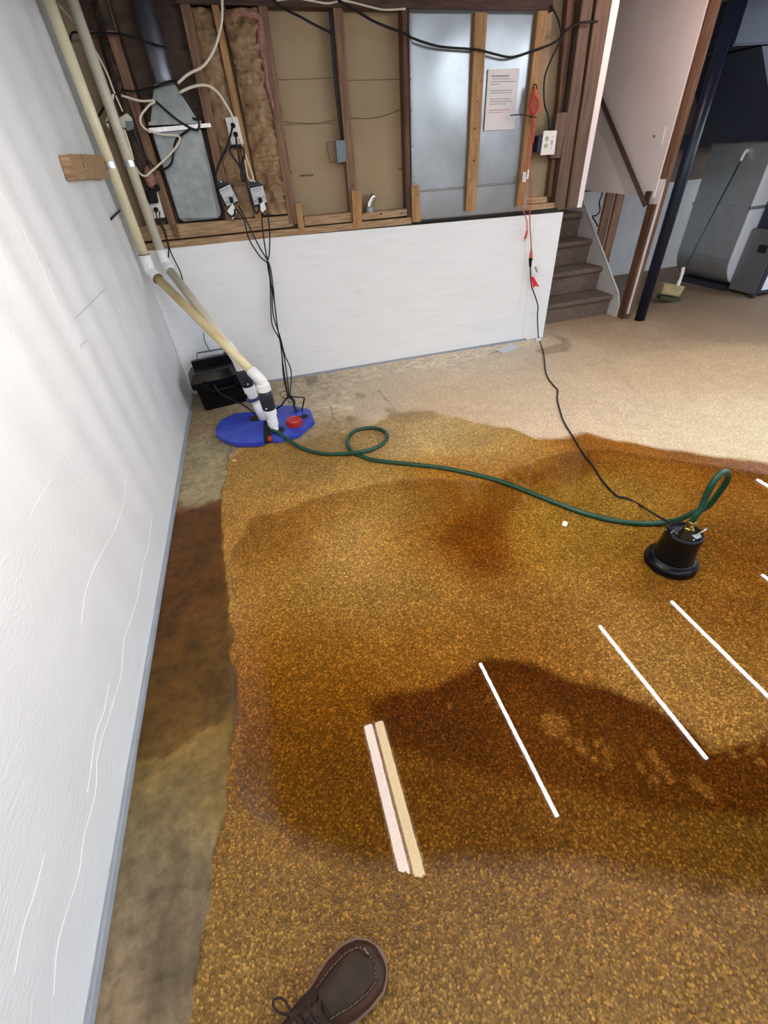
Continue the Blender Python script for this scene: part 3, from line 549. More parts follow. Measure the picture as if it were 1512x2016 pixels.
bm = B(); prism(bm, [bk(1207, -8, -.004), bk(1222, -8, -.004), bk(1145, 408, -.004), bk(1136, 409, -.004)], (0, .16, 0)); struct('trim_3', bm, M['drywall'], 'white drywall edge of the stair opening')

# ------------------------------------------------------------------ insulation batts
def batt(q, o, amp, m, label, thick=.045, seed=0, nu=26, nv=130, parent=None, name='insulation_batt', bulge=.02):
    bm = B(); Q = [bk(a, b, o) for a, b in q]; g = []
    for j in range(nv + 1):
        row = []
        for i in range(nu + 1):
            u, v = i / nu, j / nv; p = (Q[0] * (1 - u) + Q[1] * u) * (1 - v) + (Q[3] * (1 - u) + Q[2] * u) * v
            n = mnoise.noise(Vector((p.x * 14 + seed, seed, p.z * 18))) - 1.6 * abs(mnoise.noise(Vector((p.x * 13 + p.z * 5, seed, p.z * 15)))) - .9 * abs(mnoise.noise(Vector((p.x * 26, seed + 3, p.z * 34 - p.x * 9)))) + .5 * mnoise.noise(Vector((p.x * 5, seed, p.z * 60))) + .7
            p.y -= bulge * math.sin(math.pi * u) + amp * n; p.x += .004 * mnoise.noise(Vector((0, seed, p.z * 9))); row.append(bm.verts.new(p))
        g.append(row)
    for a, b in zip(g, g[1:]):
        for i in range(nu): bm.faces.new((a[i], b[i], b[i + 1], a[i + 1]))
    r = bmesh.ops.extrude_face_region(bm, geom=bm.faces[:])
    for v in r['geom']:
        if isinstance(v, bmesh.types.BMVert): v.co.y += thick
    o_ = link(name, bm, m, parent, smooth=True)
    if not parent: tag(o_, label, 'insulation')
    return o_
batt([(372, 16), (416, 16), (503, 428), (462, 430)], .04, .013, M['kraft'], 'brown kraft-faced insulation batt behind the two controllers', seed=3)
k2 = batt([(440, 20), (506, 16), (570, 420), (518, 424)], .035, .019, M['kraft'], 'crumpled kraft-faced insulation batt right of the white outlet', seed=8, bulge=.03)
bm = B(); tube(bm, [bk(a, b, .018) for a, b in [(452, 30), (480, 26), (508, 34), (512, 60), (514, 95), (522, 130), (526, 165), (535, 200), (542, 235)]], [.010, .012, .012, .012, .010, .009, .009, .007, .004], 8, 5, flat=1.6); link('pink_fibre', bm, M['pink'], k2, smooth=True)
k3 = batt([(172, -40), (196, -40), (336, 462), (296, 470)], .05, .014, M['kraft_shaded'], 'shade-darkened kraft-faced insulation batt behind the drain pipes', seed=14)
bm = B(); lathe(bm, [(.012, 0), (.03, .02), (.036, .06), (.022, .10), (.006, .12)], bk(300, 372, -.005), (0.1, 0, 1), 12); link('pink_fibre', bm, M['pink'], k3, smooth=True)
batt([(196, -60), (352, -60), (440, 432), (352, 440)], .078, .006, M['kraft_shaded'], 'shade-darkened kraft-faced batt filling the bay behind the grey duct', seed=21, thick=.03, bulge=.0, nu=30)
batt([(100, -60), (186, -60), (240, 100), (200, 100)], .072, .006, M['kraft_shaded'], 'shade-darkened kraft-faced batt above and behind the pipe tops', seed=25, thick=.03, bulge=.0)

# ------------------------------------------------------------------ flat duct in the stud bay
def duct():
    base = bk(395, 434, .04); t = thing('heating_duct', 'dull grey flat duct with a tapered collar in the left stud bay', 'duct', base)
    bm = B(); prism(bm, [bk(300, 262, -.005), bk(395, 253, -.005), bk(436, 420, -.005), bk(430, 430, .01), bk(362, 437, .01), bk(352, 430, -.005)], (0, .10, 0), .006); link('flat_duct', bm, M['duct'], t)
    nk = [bk(303, 166, .0), bk(343, 164, .0)]; fg = [bk(296, 243, -.012), bk(392, 241, -.012)]
    bm = B(); lo = []; hi = []
    for p, (ux, uy) in [((0, 0), (0, 0))]: pass
    a0, a1 = fg; b0, b1 = nk
    vs = [bm.verts.new(v) for v in (a0, a1, a1 + Vector((0, .1, 0)), a0 + Vector((0, .1, 0)), b0, b1, b1 + Vector((0, .09, 0)), b0 + Vector((0, .09, 0)))]
    for f in ((0, 1, 5, 4), (1, 2, 6, 5), (2, 3, 7, 6), (3, 0, 4, 7), (4, 5, 6, 7), (3, 2, 1, 0)): bm.faces.new([vs[i] for i in f])
    bmesh.ops.bevel(bm, geom=bm.edges[:], offset=.004, segments=2, affect='EDGES'); link('collar', bm, M['duct'], t)
    c0 = (b0 + b1) / 2 + Vector((0, .045, 0)); top = at_y(292, -60, c0.y)
    bm = B(); r = (b1 - b0).length / 2; tube(bm, [c0 - Vector((0, 0, .01)), c0 + Vector((0, 0, .02)), Vector((c0.x, c0.y, 2.55))], r, 24, 1); link('round_pipe', bm, M['pipe_shaded'], t, smooth=True)
    bm = B(); prism(bm, [bk(292, 252, -.02), bk(414, 242, -.02), bk(416, 250, -.02), bk(293, 262, -.02)], (0, .012, 0), .002); link('strap', bm, M['zinc'], t)
    bm = B(); prism(bm, [bk(292, 240, -.018), bk(396, 237, -.018), bk(396, 243, -.018), bk(292, 247, -.018)], (0, .11, 0), .002); link('flange', bm, M['duct'], t)
duct()

# ------------------------------------------------------------------ drain pipes
def pipes():
    r = .030
    t = thing('drain_pipe', 'front cream PVC drain pipe from the right check valve up the left wall', 'pipe', (-.12, 2.87, 0))
    A = Vector((-.705, 3.705, 0)); z1 = .985; lowA = Vector((-.145, 2.87, .44))
    bm = B(); tube(bm, [A + Vector((0, 0, 2.5)), A + Vector((0, 0, z1 + .03))], r, 24, 1); link('upright_pipe', bm, M['pvc'], t, smooth=True)
    d = (lowA - (A + Vector((0, 0, z1)))).normalized(); e0 = A + Vector((0, 0, z1))
    bm = B(); tube(bm, [e0 + d * .03, lowA - d * .02], r, 24, 1); link('sloping_pipe', bm, M['pvc_dirty'], t, smooth=True)
    bm = B(); tube(bm, [e0 + Vector((0, 0, .10)), e0 + Vector((0, 0, .03)), e0 + d * .005 + Vector((0, 0, .0)), e0 + d * .05, e0 + d * .09], r * 1.22, 24, 4); link('elbow', bm, M['pvc_white'], t, smooth=True)
    for p, ax in ((e0 + Vector((0, 0, .10)), Vector((0, 0, 1))), (e0 + d * .09, d)):
        bm = B(); lathe(bm, [(r * 1.24, -.002), (r * 1.24, .002)], p, ax, 24); link('joint_ring', bm, M['seam'], t)
    f = Vector((-.12, 2.87, 0)); zz = .375
    bm = B(); tube(bm, [lowA - d * .05, lowA, Vector((-.122, 2.87, .40)), Vector((-.12, 2.87, zz))], r * 1.24, 24, 5); link('elbow', bm, M['pvc_white'], t, smooth=True)
    bm = B(); lathe(bm, [(.036, .385), (.045, .38), (.046, .335), (.038, .33)], f, seg=36, ripple=36, amp=.02); link('nut', bm, M['pvc_white'], t); bm = B(); lathe(bm, [(.036, .155), (.045, .16), (.045, .195), (.038, .20)], f, seg=36, ripple=36, amp=.012); link('nut', bm, M['pvc_white'], t)
    bm = B(); lathe(bm, [(.034, .19), (.044, .20), (.046, .225), (.047, .27), (.046, .30), (.043, .315), (.036, .335)], f, seg=28); v = link('check_valve', bm, M['rubber'], t, smooth=True)
    bm = B(); lathe(bm, [(.006, 0), (.005, .004)], f + Vector((-.018, -.044, .222)), (-.2, -1, 0), 12); link('button', bm, M['pvc_white'], v)
    bm = B(); lathe(bm, [(.037, .075), (.038, .08), (.038, .118), (.033, .12), (.033, .13), (.038, .132), (.038, .158), (.034, .16)], f, seg=28); link('coupling', bm, M['pvc_white'], t, smooth=False)
    bm = B(); lathe(bm, [(.030, .004), (.030, .08)], f, seg=24); link('riser_pipe', bm, M['pvc_white'], t, smooth=True)
    # second pipe
    t = thing('drain_pipe', 'rear grey-cream PVC drain pipe from the left check valve beside the battery box', 'pipe', (-.19, 3.08, 0))
    A = Vector((at_y(150, 0, 3.80).x * .5 + at_y(312, 500, 3.80).x * .5, 3.80, 0)); z1 = at_y(322, 520, 3.80).z; low = Vector((-.272, 3.08, .56))
    bm = B(); tube(bm, [A + Vector((0, 0, 2.5)), A + Vector((0, 0, z1))], r, 24, 1); link('upright_pipe', bm, M['pvc_grey'], t, smooth=True)
    e0 = A + Vector((0, 0, z1)); d = (low - e0).normalized()
    bm = B(); tube(bm, [e0, low], r, 24, 1); link('sloping_pipe', bm, M['pvc_grey'], t, smooth=True)
    bm = B(); tube(bm, [e0 + Vector((0, 0, .09)), e0 + Vector((0, 0, .03)), e0 + d * .01, e0 + d * .05, e0 + d * .08], r * 1.2, 24, 4); link('elbow', bm, M['pvc_white'], t, smooth=True)
    ft = Vector((-.19, 3.08, .0)); tp = Vector((-.245, 3.08, .44)); ax = (tp - ft).normalized()
    bm = B(); tube(bm, [low - d * .05, low, ft + ax * .50, ft + ax * .42], r * 1.22, 24, 5); link('elbow', bm, M['pvc_white'], t, smooth=True)
    bm = B(); lathe(bm, [(.034, .30), (.045, .315), (.047, .35), (.047, .40), (.043, .42), (.034, .435)], ft, ax, seg=28); v = link('check_valve', bm, M['rubber'], t, smooth=True)
    bm = B(); lathe(bm, [(.006, 0), (.005, .004)], ft + ax * .335 + Vector((.006, -.046, 0)), (0, -1, 0), 12); link('button', bm, M['pvc_white'], v)
    bm = B(); lathe(bm, [(.036, .255), (.044, .26), (.044, .30), (.038, .305)], ft, ax, seg=36, ripple=36, amp=.012); lathe(bm, [(.034, .215), (.037, .225), (.037, .255)], ft, ax, seg=28); link('nut', bm, M['pvc_white'], t)
    bm = B(); lathe(bm, [(.03, .198), (.056, .203), (.056, .212), (.03, .218)], ft, ax, seg=32); link('flange', bm, M['blue_dark'], t, smooth=False)
    bm = B(); lathe(bm, [(.029, .0), (.029, .2)], ft + Vector((0, 0, .002)), ax, seg=24); link('riser_pipe', bm, M['pvc_white'], t, smooth=True)
    # clamp and blocks
    zc = at_y(220, 325, 3.74).z
    c = thing('pipe_clamp', 'silver strap clamp holding both cream pipes to the wood blocks', 'clamp', (-.70, 3.75, zc - .02))
    for P in (Vector((-.705, 3.705, 0)), Vector((A.x, 3.80, 0))):
        bm = B(); lathe(bm, [(.0335, -.016), (.0335, .016)], P + Vector((0, 0, zc)), seg=28); link('band', bm, M['zinc'], c, smooth=False)
    bm = B(); box(bm, LX + .05, LX + .062, 3.66, 3.74, zc - .012, zc + .012, .002); link('tab', bm, M['zinc'], c)
    def blk(q, lab):
        bm = B(); prism(bm, [lwp(a, b, .045) for a, b in q], (-.044, 0, 0), .002); o = link('wood_block', bm, M['pine_x']); tag(o, lab, 'block')
    blk([(134, 303), (157, 303), (172, 353), (151, 354)], 'left pine block on the white left wall beside the pipe clamp')
    blk([(160, 303), (203, 306), (214, 352), (175, 352)], 'right pine block on the white left wall behind the pipe clamp')
pipes()
bm = B(); tube(bm, [lwp(236, 414, .03), lwp(228, 422, .012), lwp(218, 432, .006)], .006, 8, 3); tag(link('hook', bm, M['black_cord'], smooth=True), 'small black hook on the white left wall behind the pipe', 'hook')

# ------------------------------------------------------------------ sump lid
def cp(X, Y, z): return fl(340 + X / 5.04, 660 + Y / 5.04, z)
def lid():
    t = thing('sump_lid', 'blue plastic sump pit lid in two octagonal halves on the floor', 'lid', (-.19, 3.0, 0))
    zt = .035
    for nm, q in (('lid_half', [(430, 905), (478, 838), (620, 770), (770, 758), (905, 762), (905, 1058), (830, 1072), (640, 1076), (500, 1035), (428, 985)]),
                  ('lid_half', [(940, 718), (1040, 690), (1180, 694), (1365, 735), (1405, 848), (1240, 985), (1080, 1022), (990, 1038), (975, 950), (950, 840)])):
        bm = B(); P = [cp(a, b, zt) for a, b in q]; prism(bm, P, (0, 0, -.031), .005); link(nm, bm, M['blue'], t)
    bm = B(); prism(bm, [cp(903, 740, .03), cp(930, 740, .03), cp(960, 1036, .03), cp(903, 1052, .03)], (0, 0, -.02)); link('cable_slot', bm, M['hole'], t)
    bm = B(); prism(bm, [cp(945, 1000, .037), cp(985, 1000, .037), cp(985, 1036, .037), cp(945, 1040, .037)], (0, 0, -.01)); link('red_gasket', bm, M['red'], t)
    for a, b, r in ((825, 825, .05), (1052, 945, .043), (1298, 806, .035)):
        bm = B(); lathe(bm, [(r, 0), (r * .98, .0015)], cp(a, b, zt), seg=32); link('port_hole', bm, M['hole'], t)
    for a, b, r in ((560, 910, .04), (1052, 945, .055), (1225, 780, .06)):
        bm = B(); tube(bm, [cp(a, b, zt) + Vector((r * math.cos(k), r * math.sin(k), .001)) for k in np.linspace(0, 2 * math.pi, 25)], .0025, 6, 1); link('moulded_ring', bm, M['blue'], t, smooth=True)
    c = cp(1212, 885, zt); bm = B(); lathe(bm, [(.058, 0), (.060, .006), (.058, .038), (.052, .044), (.048, .038), (.030, .036)], c, seg=10); link('red_cap', bm, M['red'], t)
lid()

# ------------------------------------------------------------------ battery box
def battery():
    global BAT
    t = BAT = thing('battery_box', 'black plastic battery box in the corner beside the blue lid', 'battery box', (-.46, 3.58, 0))
    yaw = -.22; R_ = Matrix.Rotation(0.15, 4, 'Z'); c = Vector((-.47, 3.605, 0))
    def ring(w, d, z): return [c + R_ @ Vector((sx * w / 2, sy * d / 2, z)) for sx, sy in ((-1, -1), (1, -1), (1, 1), (-1, 1))]
    def hull(bm, a, b):
        va = [bm.verts.new(p) for p in a]; vb = [bm.verts.new(p) for p in b]; bm.faces.new(va[::-1]); bm.faces.new(vb)
        for i in range(4): bm.faces.new((va[i], va[(i + 1) % 4], vb[(i + 1) % 4], vb[i]))
    bm = B(); hull(bm, ring(.37, .20, 0), ring(.40, .23, .21)); bmesh.ops.bevel(bm, geom=bm.edges[:], offset=.008, segments=2, affect='EDGES'); link('body', bm, M['black'], t)
    bm = B(); hull(bm, ring(.44, .27, .195), ring(.45, .28, .24)); hull(bm, ring(.45, .28, .24), ring(.37, .20, .30)); bmesh.ops.bevel(bm, geom=bm.edges[:], offset=.005, segments=2, affect='EDGES'); lidp = link('lid', bm, M['black'], t)
    bm = B(); a, b = c + R_ @ Vector((-.17, .06, .28)), c + R_ @ Vector((.17, .06, .28)); q = [a, b, b + Vector((0, 0, .07)), a + Vector((0, 0, .07))]; prism(bm, q, R_ @ Vector((0, .05, 0)), .006); link('rear_rib', bm, M['black'], lidp)
    bm = B(); tube(bm, [c + R_ @ Vector((x, -.146, z)) for x, z in ((-.09, .215), (-.09, .165), (.09, .165), (.09, .215))], .009, 8, 1); link('handle', bm, M['black'], t)
    for s in (-.12, .12):
        bm = B(); p = c + R_ @ Vector((s, -.135, .20)); box(bm, p.x - .02, p.x + .02, p.y - .015, p.y + .012, .17, .25, .004); link('latch', bm, M['black'], t)
    # controller standing on the lid at the wall
    y = 3.745; q = [at_y(388, 697, y), at_y(440, 688, y), at_y(443, 712, y), at_y(391, 722, y)]
    global BCT
    k = BCT = thing('battery_controller', 'pale grey controller case standing on the black battery box', 'controller', (q[0] + q[2]) / 2 - Vector((0, 0, .06)))
    bm = B(); prism(bm, [p + (p - (q[0] + q[2]) / 2) * .05 for p in q], (0, .04, 0), .003); link('case', bm, M['rubber'], k); bm = B(); prism(bm, [p + Vector((0, -.0006, 0)) for p in q], (0, .002, 0)); link('face_label', bm, M['label_grey'], k)
    bm = B()
    for i in range(3):
        u0 = .15; u1 = (.85, .6, .7)[i]; v = .25 + .2 * i
        L = lambda u, v_: q[0] + (q[1] - q[0]) * u + (q[3] - q[0]) * v_ + Vector((0, -.0014, 0))
        prism(bm, [L(u0, v), L(u1, v), L(u1, v + .06), L(u0, v + .06)], (0, .0008, 0))
    link('label_lines', bm, M['ink_line'], k)
battery()
def cable(pts, r, m, name, label, cat='cable', group=None, parent=None, seg=8, n=5):
    bm = B(); tube(bm, pts, r, seg, n); o = link(name, bm, m, parent, smooth=True)
    if not parent: tag(o, label, cat, group)
    return o
cable([at_y(401, 655, 3.85), at_y(403, 672, 3.84), at_y(413, 690, 3.78)], .003, M['black_cord'], 'power_cord', '', 'cord', None, BCT)
cable([at_y(440, 694, 3.735), at_y(452, 698, 3.70), at_y(470, 715, 3.62), at_y(478, 735, 3.55)], .004, M['black_cord'], 'power_cord', '', 'cord', None, BCT)
cable([at_y(420, 755, 3.42), at_y(435, 775, 3.38), at_y(470, 793, 3.3), cp(700, 690, .10), cp(780, 750, .07), cp(840, 800, .06), cp(905, 820, .045)], .006, M['black_cord'], 'pump_cord', '', 'cord', None, BAT)

# ------------------------------------------------------------------ electrical on the back wall
def outlet_strip():
    q = [(443, 232), (467, 229), (480, 283), (456, 285)]
    t = thing('power_outlet', 'upright white four-way outlet with two black plugs on the paler stud', 'outlet', bk(462, 284, -.01))
    bm = B(); prism(bm, [bk(a, b, -.035) for a, b in q], (0, .045, 0), .002); link('cover_plate', bm, M['plate'], t)
    bm = B(); prism(bm, [bk(a, b, -.03) for a, b in ((457, 283), (478, 282), (480, 290), (459, 291))], (0, .045, 0), .002); link('back_box', bm, M['black'], t)
    for i, (a, b) in enumerate([(459, 247), (464, 265)]):
        bm = B(); lathe(bm, [(.013, 0), (.015, .01), (.012, .03), (.005, .036)], bk(a, b, -.035), (0, -1, 0), 14); pl = link('plug', bm, M['black'], t, smooth=True)
outlet_strip()
def P3(q, o): return [bk(a, b, o) for a, b in q]
Z2 = lambda X, Y: (400 + X / 8.4, 200 + Y / 8.4)
def controller(cx, q, ear, label, plugp, tagq, linesq, tl):
    t = thing('pump_controller', label, 'controller', bk(*q[2], -.02))
    bm = B(); prism(bm, P3([Z2(*p) for p in q], -.03), (0, .04, 0), .004); body = link('housing', bm, M['black'], t)
    bm = B(); prism(bm, P3([Z2(*p) for p in ear], -.012), (0, .014, 0), .001); link('mounting_ear', bm, M['rubber'], t)
    s = Z2(*ear[0]); bm = B(); lathe(bm, [(.006, 0), (.005, .004)], bk(*Z2(*tl), -.013), (0, -1, 0), 12); link('screw', bm, M['plate'], t)
    # face label with faint rules
    L = [Z2(*p) for p in linesq]; bm = B(); prism(bm, P3(L, -.0315), (0, .001, 0)); lab = link('label', bm, M['label_grey'], t)
    g = lambda u, v: bk((L[0][0] * (1 - u) + L[1][0] * u) * (1 - v) + (L[3][0] * (1 - u) + L[2][0] * u) * v, (L[0][1] * (1 - u) + L[1][1] * u) * (1 - v) + (L[3][1] * (1 - u) + L[2][1] * u) * v, -.033)
    bm = B()
    for u0, u1, v, h in ((.08, .9, .10, .05), (.2, .8, .24, .03), (.12, .6, .55, .03), (.08, .2, .74, .12), (.82, .93, .6, .10), (.84, .92, .78, .04)): prism(bm, [g(u0, v), g(u1, v), g(u1, v + h), g(u0, v + h)], (0, .001, 0))
    link('label_lines', bm, M['ink_line'], lab)
    p = Z2(*plugp); bm = B(); prism(bm, P3([(p[0] - 3.5, p[1] - 7), (p[0] + 4, p[1] - 8), (p[0] + 6, p[1] + 4), (p[0] - 1, p[1] + 5)], -.055), (0, .025, 0), .003); link('plug', bm, M['black'], t)
    bm = B(); T = P3([Z2(*p) for p in tagq], -.06); prism(bm, T, (0, .0012, 0)); tg = tag(link('warning_tag', bm, M['tagw']), label.replace('power controller', 'cord tag hanging at the controller').replace('black boxed', 'small white'), 'tag')
    return t
CT1 = controller(0, [(232, 1425), (440, 1345), (590, 1640), (545, 1690), (380, 1750), (345, 1700)], [(240, 1330), (300, 1295), (395, 1340), (430, 1370), (255, 1430)], 'black boxed power controller tilted left, beside the grey duct', (455, 1640), [(487, 1680), (553, 1820), (492, 1950), (395, 1810)], [(255, 1460), (440, 1368), (575, 1640), (395, 1735)], (295, 1322))
CT2 = controller(0, [(755, 1425), (985, 1385), (1062, 1670), (1040, 1720), (850, 1745), (820, 1690)], [(760, 1320), (850, 1295), (920, 1330), (985, 1385), (765, 1420)], 'black boxed power controller to the right, on the kraft batt', (935, 1650), [(940, 1690), (1005, 1650), (1045, 1775), (960, 1855)], [(772, 1435), (985, 1392), (1055, 1665), (850, 1712)], (850, 1315))
cable([bk(*Z2(*p), -.06) for p in [(490, 400), (450, 560), (380, 780), (290, 960), (220, 1160), (225, 1330), (330, 1750), (400, 1840), (470, 1900), (520, 1860), (520, 1780)]], .006, M['black_cord'], 'power_cord', '', 'cord', None, CT1)
cable([bk(*Z2(*p), -.06) for p in [(540, 560), (555, 700), (590, 900), (620, 1100), (640, 1290), (680, 1300), (690, 1200), (640, 1050), (680, 880), (650, 760), (560, 730), (470, 740), (440, 820), (520, 950), (600, 1060), (640, 1180), (700, 1290), (760, 1500), (820, 1730), (880, 1840), (920, 1800), (930, 1720)]], .006, M['black_cord'], 'power_cord', '', 'cord', None, CT2)
# hanging bundle down to the lid
def hang(pts, label, par):
    out = []
    for a, b in pts:
        y = 3.80 if b < 640 else 3.80 + (3.13 - 3.80) * ((b - 640) / (790 - 640)) ** 1.1
        out.append(at_y(a, b, y))
    return cable(out, .0045, M['black_cord'], 'pump_cord', label, 'cord', None, par)
hang([(463, 410), (480, 432), (490, 470), (512, 505), (528, 522), (532, 560), (533, 600), (536, 640), (552, 672), (556, 710), (562, 750), (567, 778)], 'leftmost of the four black cords dropping to the blue lid', CT1)
hang([(470, 405), (488, 440), (510, 485), (530, 520), (537, 560), (543, 620), (549, 660), (557, 690), (565, 740), (569, 778)], 'second black cord from the left dropping to the blue lid', CT1)
hang([(514, 415), (518, 460), (524, 500), (529, 523), (535, 570), (538, 620), (552, 665), (561, 700), (573, 730), (571, 778)], 'third black cord from the left dropping to the blue lid', CT2)
hang([(527, 420), (531, 460), (530, 500), (527, 523), (538, 580), (546, 640), (554, 690), (558, 740), (566, 778)], 'rightmost of the four black cords dropping to the blue lid', CT2)
kn = at_y(568, 779, 3.16)
cable([kn, kn + Vector((.03, -.02, -.04)), cp(1205, 700, .07), cp(1230, 755, .035)], .010, M['black_cord'], 'black_cable', 'thick black cord entering the blue lid behind the red cap', 'cord')
cable([kn, cp(1230, 615, .16), cp(1300, 620, .15), cp(1302, 650, .12), cp(1280, 750, .035)], .005, M['black_cord'], 'black_cable', 'bent black cord entering the right port of the blue lid', 'cord')
cable([kn, cp(1110, 650, .13), cp(1075, 700, .08), cp(1030, 730, .045), cp(960, 790, .05), cp(925, 830, .035)], .006, M['black_cord'], 'black_cable', 'black cord from the knot to the slot behind the right valve', 'cord')
bm = B()
for k, (dx, dz, r) in enumerate([(-.03, .02, .028), (.01, -.03, .022), (-.025, -.0, .018)]):
    tube(bm, [kn + Vector((dx + r * math.cos(a), -.012 - .004 * k, dz + r * math.sin(a))) for a in np.linspace(0, 2 * math.pi, 16)], .0022, 6, 1)
tag(link('wire_twist', bm, M['black_cord'], smooth=True), 'black wire twist tying the cord bundle above the blue lid', 'tie')
# left outlet with adapter
t = thing('power_outlet', 'white outlet plate with black adapter at far left behind the pipes', 'outlet', bk(310, 430, .01))
Z3 = lambda X, Y: (200 + X / 6.72, 170 + Y / 6.72)
bm = B(); prism(bm, P3([Z3(610, 1540), (725 / 6.72 + 200, 1395 / 6.72 + 170), Z3(740, 1400), Z3(838, 1735), Z3(675, 1752)], -.004), (0, .02, 0), .001); link('cover_plate', bm, M['plate'], t)
bm = B(); prism(bm, P3([Z3(560, 1375), Z3(715, 1370), Z3(750, 1545), Z3(610, 1555)], -.045), (0, .045, 0), .004); link('adapter', bm, M['black'], t)
bm = B(); prism(bm, P3([Z3(690, 1310), Z3(740, 1290), Z3(775, 1370), Z3(710, 1395)], -.045), (0, .045, 0), .004); link('plug', bm, M['black'], t)
bm = B(); lathe(bm, [(.014, 0), (.014, .02), (.008, .03)], bk(*Z3(725, 1630), -.005), (0, -1, 0), 14); link('plug', bm, M['black'], t, smooth=True)
cable([bk(*Z3(715, 1650), -.04), bk(*Z3(750, 1800), -.05)] + [at_y(a, b, 3.80) for a, b in [(322, 455), (332, 490), (330, 520), (335, 540), (352, 562), (373, 578)]], .004, M['black_cord'], 'black_cable', 'thin black cord looping from the left outlet in front of the foam', 'cord')
cable([bk(*Z3(765, 1650), -.04), bk(*Z3(780, 1800), -.05)] + [at_y(a, b, 3.795) for a, b in [(325, 455), (334, 490), (345, 515), (355, 535), (362, 560), (371, 586)]], .004, M['black_cord'], 'black_cable', 'second thin black cord looping from the left outlet, right-hand strand', 'cord')

Z1 = lambda X, Y: (80 + X / 3.78, Y / 3.78)
def c1(pts, o, r, m, label, nm='white_cable'): return cable([bk(*Z1(*p), o) for p in pts], r, m, nm, label, 'cable')
c1([(130, 30), (220, 130), (330, 270), (420, 400), (500, 560), (545, 680), (610, 830)], -.05, .005, M['white_cord'], 'white cable slanting down between the pipe tops to the grey junction')
c1([(540, 700), (525, 780), (510, 850), (490, 905)], -.06, .007, M['white_cord'], 'short white cable end with silver tip beside the rear pipe')
c1([(620, 960), (660, 1080), (710, 1250), (770, 1310), (830, 1270), (950, 1160), (1030, 1060), (1020, 1010), (900, 1000), (780, 960), (740, 880), (800, 790), (850, 750), (740, 750), (600, 710)], -.06, .006, M['white_cord'], 'looped white cable in front of the duct and left stud')
c1([(1350, -20), (1350, 100), (1340, 200), (1290, 370), (1210, 490), (1100, 550), (1020, 620)], -.07, .0075, M['white_cord'], 'thick white cable curving down from the ceiling to the duct')
cable([bk(*Z1(*p), -.07) for p in [(1030, 690), (1130, 645), (1230, 635), (1310, 680), (1380, 780), (1430, 875)]] + [bk(461, 250, -.05)], .0075, M['white_cord'], 'white_cable', 'thick white cable arching from the duct into the upright outlet', 'cable')
cable([bk(360 + a / 3.15, b / 3.15, -.045) for a, b in [(350, 860), (385, 950), (415, 1040), (437, 1105), (422, 1122), (400, 1090), (390, 1020), (385, 990)]], .005, M['white_cord'], 'white_cable', 'white cable hanging in a narrow loop below the upright outlet', 'cable')
c1([(600, 670), (700, 680), (800, 660), (880, 640), (950, 610), (1040, 600)], -.05, .006, M['black_cord'], 'black cable crossing the tapered duct collar', 'black_cable')
c1([(850, 750), (1000, 880), (1110, 950), (1170, 965), (1175, 900), (1130, 880)], -.05, .006, M['black_cord'], 'black cable slanting across the duct collar to its right corner', 'black_cable')
c1([(1110, 960), (1010, 1040), (990, 1130), (970, 1220), (910, 1260), (840, 1240), (760, 1130), (690, 1000)], -.05, .006, M['black_cord'], 'black cable sagging over the left edge of the flat duct', 'black_cable')
c1([(560, 700), (480, 790), (420, 880)], -.05, .006, M['black_cord'], 'short black cable tucked behind the rear pipe', 'black_cable')
c1([(220, 400), (230, 250), (330, 250), (550, 250), (680, 275), (780, 310), (950, 360)], -.03, .005, M['black_cord'], 'black cable crossing the shaded upper duct', 'black_cable')
t = thing('junction_plug', 'grey-white cable junction hanging beside the left stud', 'junction', bk(*Z1(640, 960), -.04))
bm = B(); prism(bm, P3([Z1(580, 880), Z1(640, 840), Z1(680, 880), Z1(675, 940), Z1(610, 955)], -.06), (0, .04, 0), .004); link('housing', bm, M['pvc_grey'], t)
bm = B(); prism(bm, P3([Z1(625, 900), Z1(690, 900), Z1(690, 960), Z1(640, 975)], -.07), (0, .03, 0), .004); link('plug', bm, M['steelblue'], t)
bm = B(); lathe(bm, [(.009, 0), (.011, .01), (.009, .03), (.005, .04)], bk(*Z1(492, 905), -.06), (0, 0, -1), 12); link('metal_tip', bm, M['zinc'], t, smooth=True)
c2 = lambda X, Y: (360 + X / 3.15, Y / 3.15)
cable([bk(*c2(*p), -.02) for p in [(545, -20), (620, 50), (720, 100), (820, 155), (925, 205)]], .006, M['black_cord'], 'black_cable', 'dark cable drooping from the top plate to the grey-box stud', 'cable')
cable([bk(*c2(*p), -.03) for p in [(960, 0), (1080, 70), (1200, 140), (1390, 215)]] + [bk(780 + a / 3.78, b / 3.78, -.045) for a, b in [(100, 275), (220, 320), (350, 350), (600, 370), (740, 405), (860, 425), (1000, 385), (1140, 335), (1215, 290), (1260, 235), (1320, 190), (1400, 165), (1500, 160)]], .0065, M['black_cord'], 'black_cable', 'long dark cable sagging across the sheet metal and both pine strips', 'cable')
cable([bk(*c2(*p), -.0) for p in [(560, 5), (700, -10), (800, 5), (900, 20), (1000, 5), (1150, 40), (1250, 60), (1380, 55)]], .005, M['white_cord'], 'white_cable', 'pale cable along the underside of the top plate', 'cable')
cable([bk(780 + a / 3.78, b / 3.78, -.01) for a, b in [(1150, 40), (1190, 110), (1215, 180), (1230, 280), (1190, 370), (1150, 450), (1110, 560), (1100, 660), (1105, 780), (1130, 860), (1142, 975)]], .006, M['black_cord'], 'black_cable', 'dark cable dropping into the white double outlet plate', 'cable')
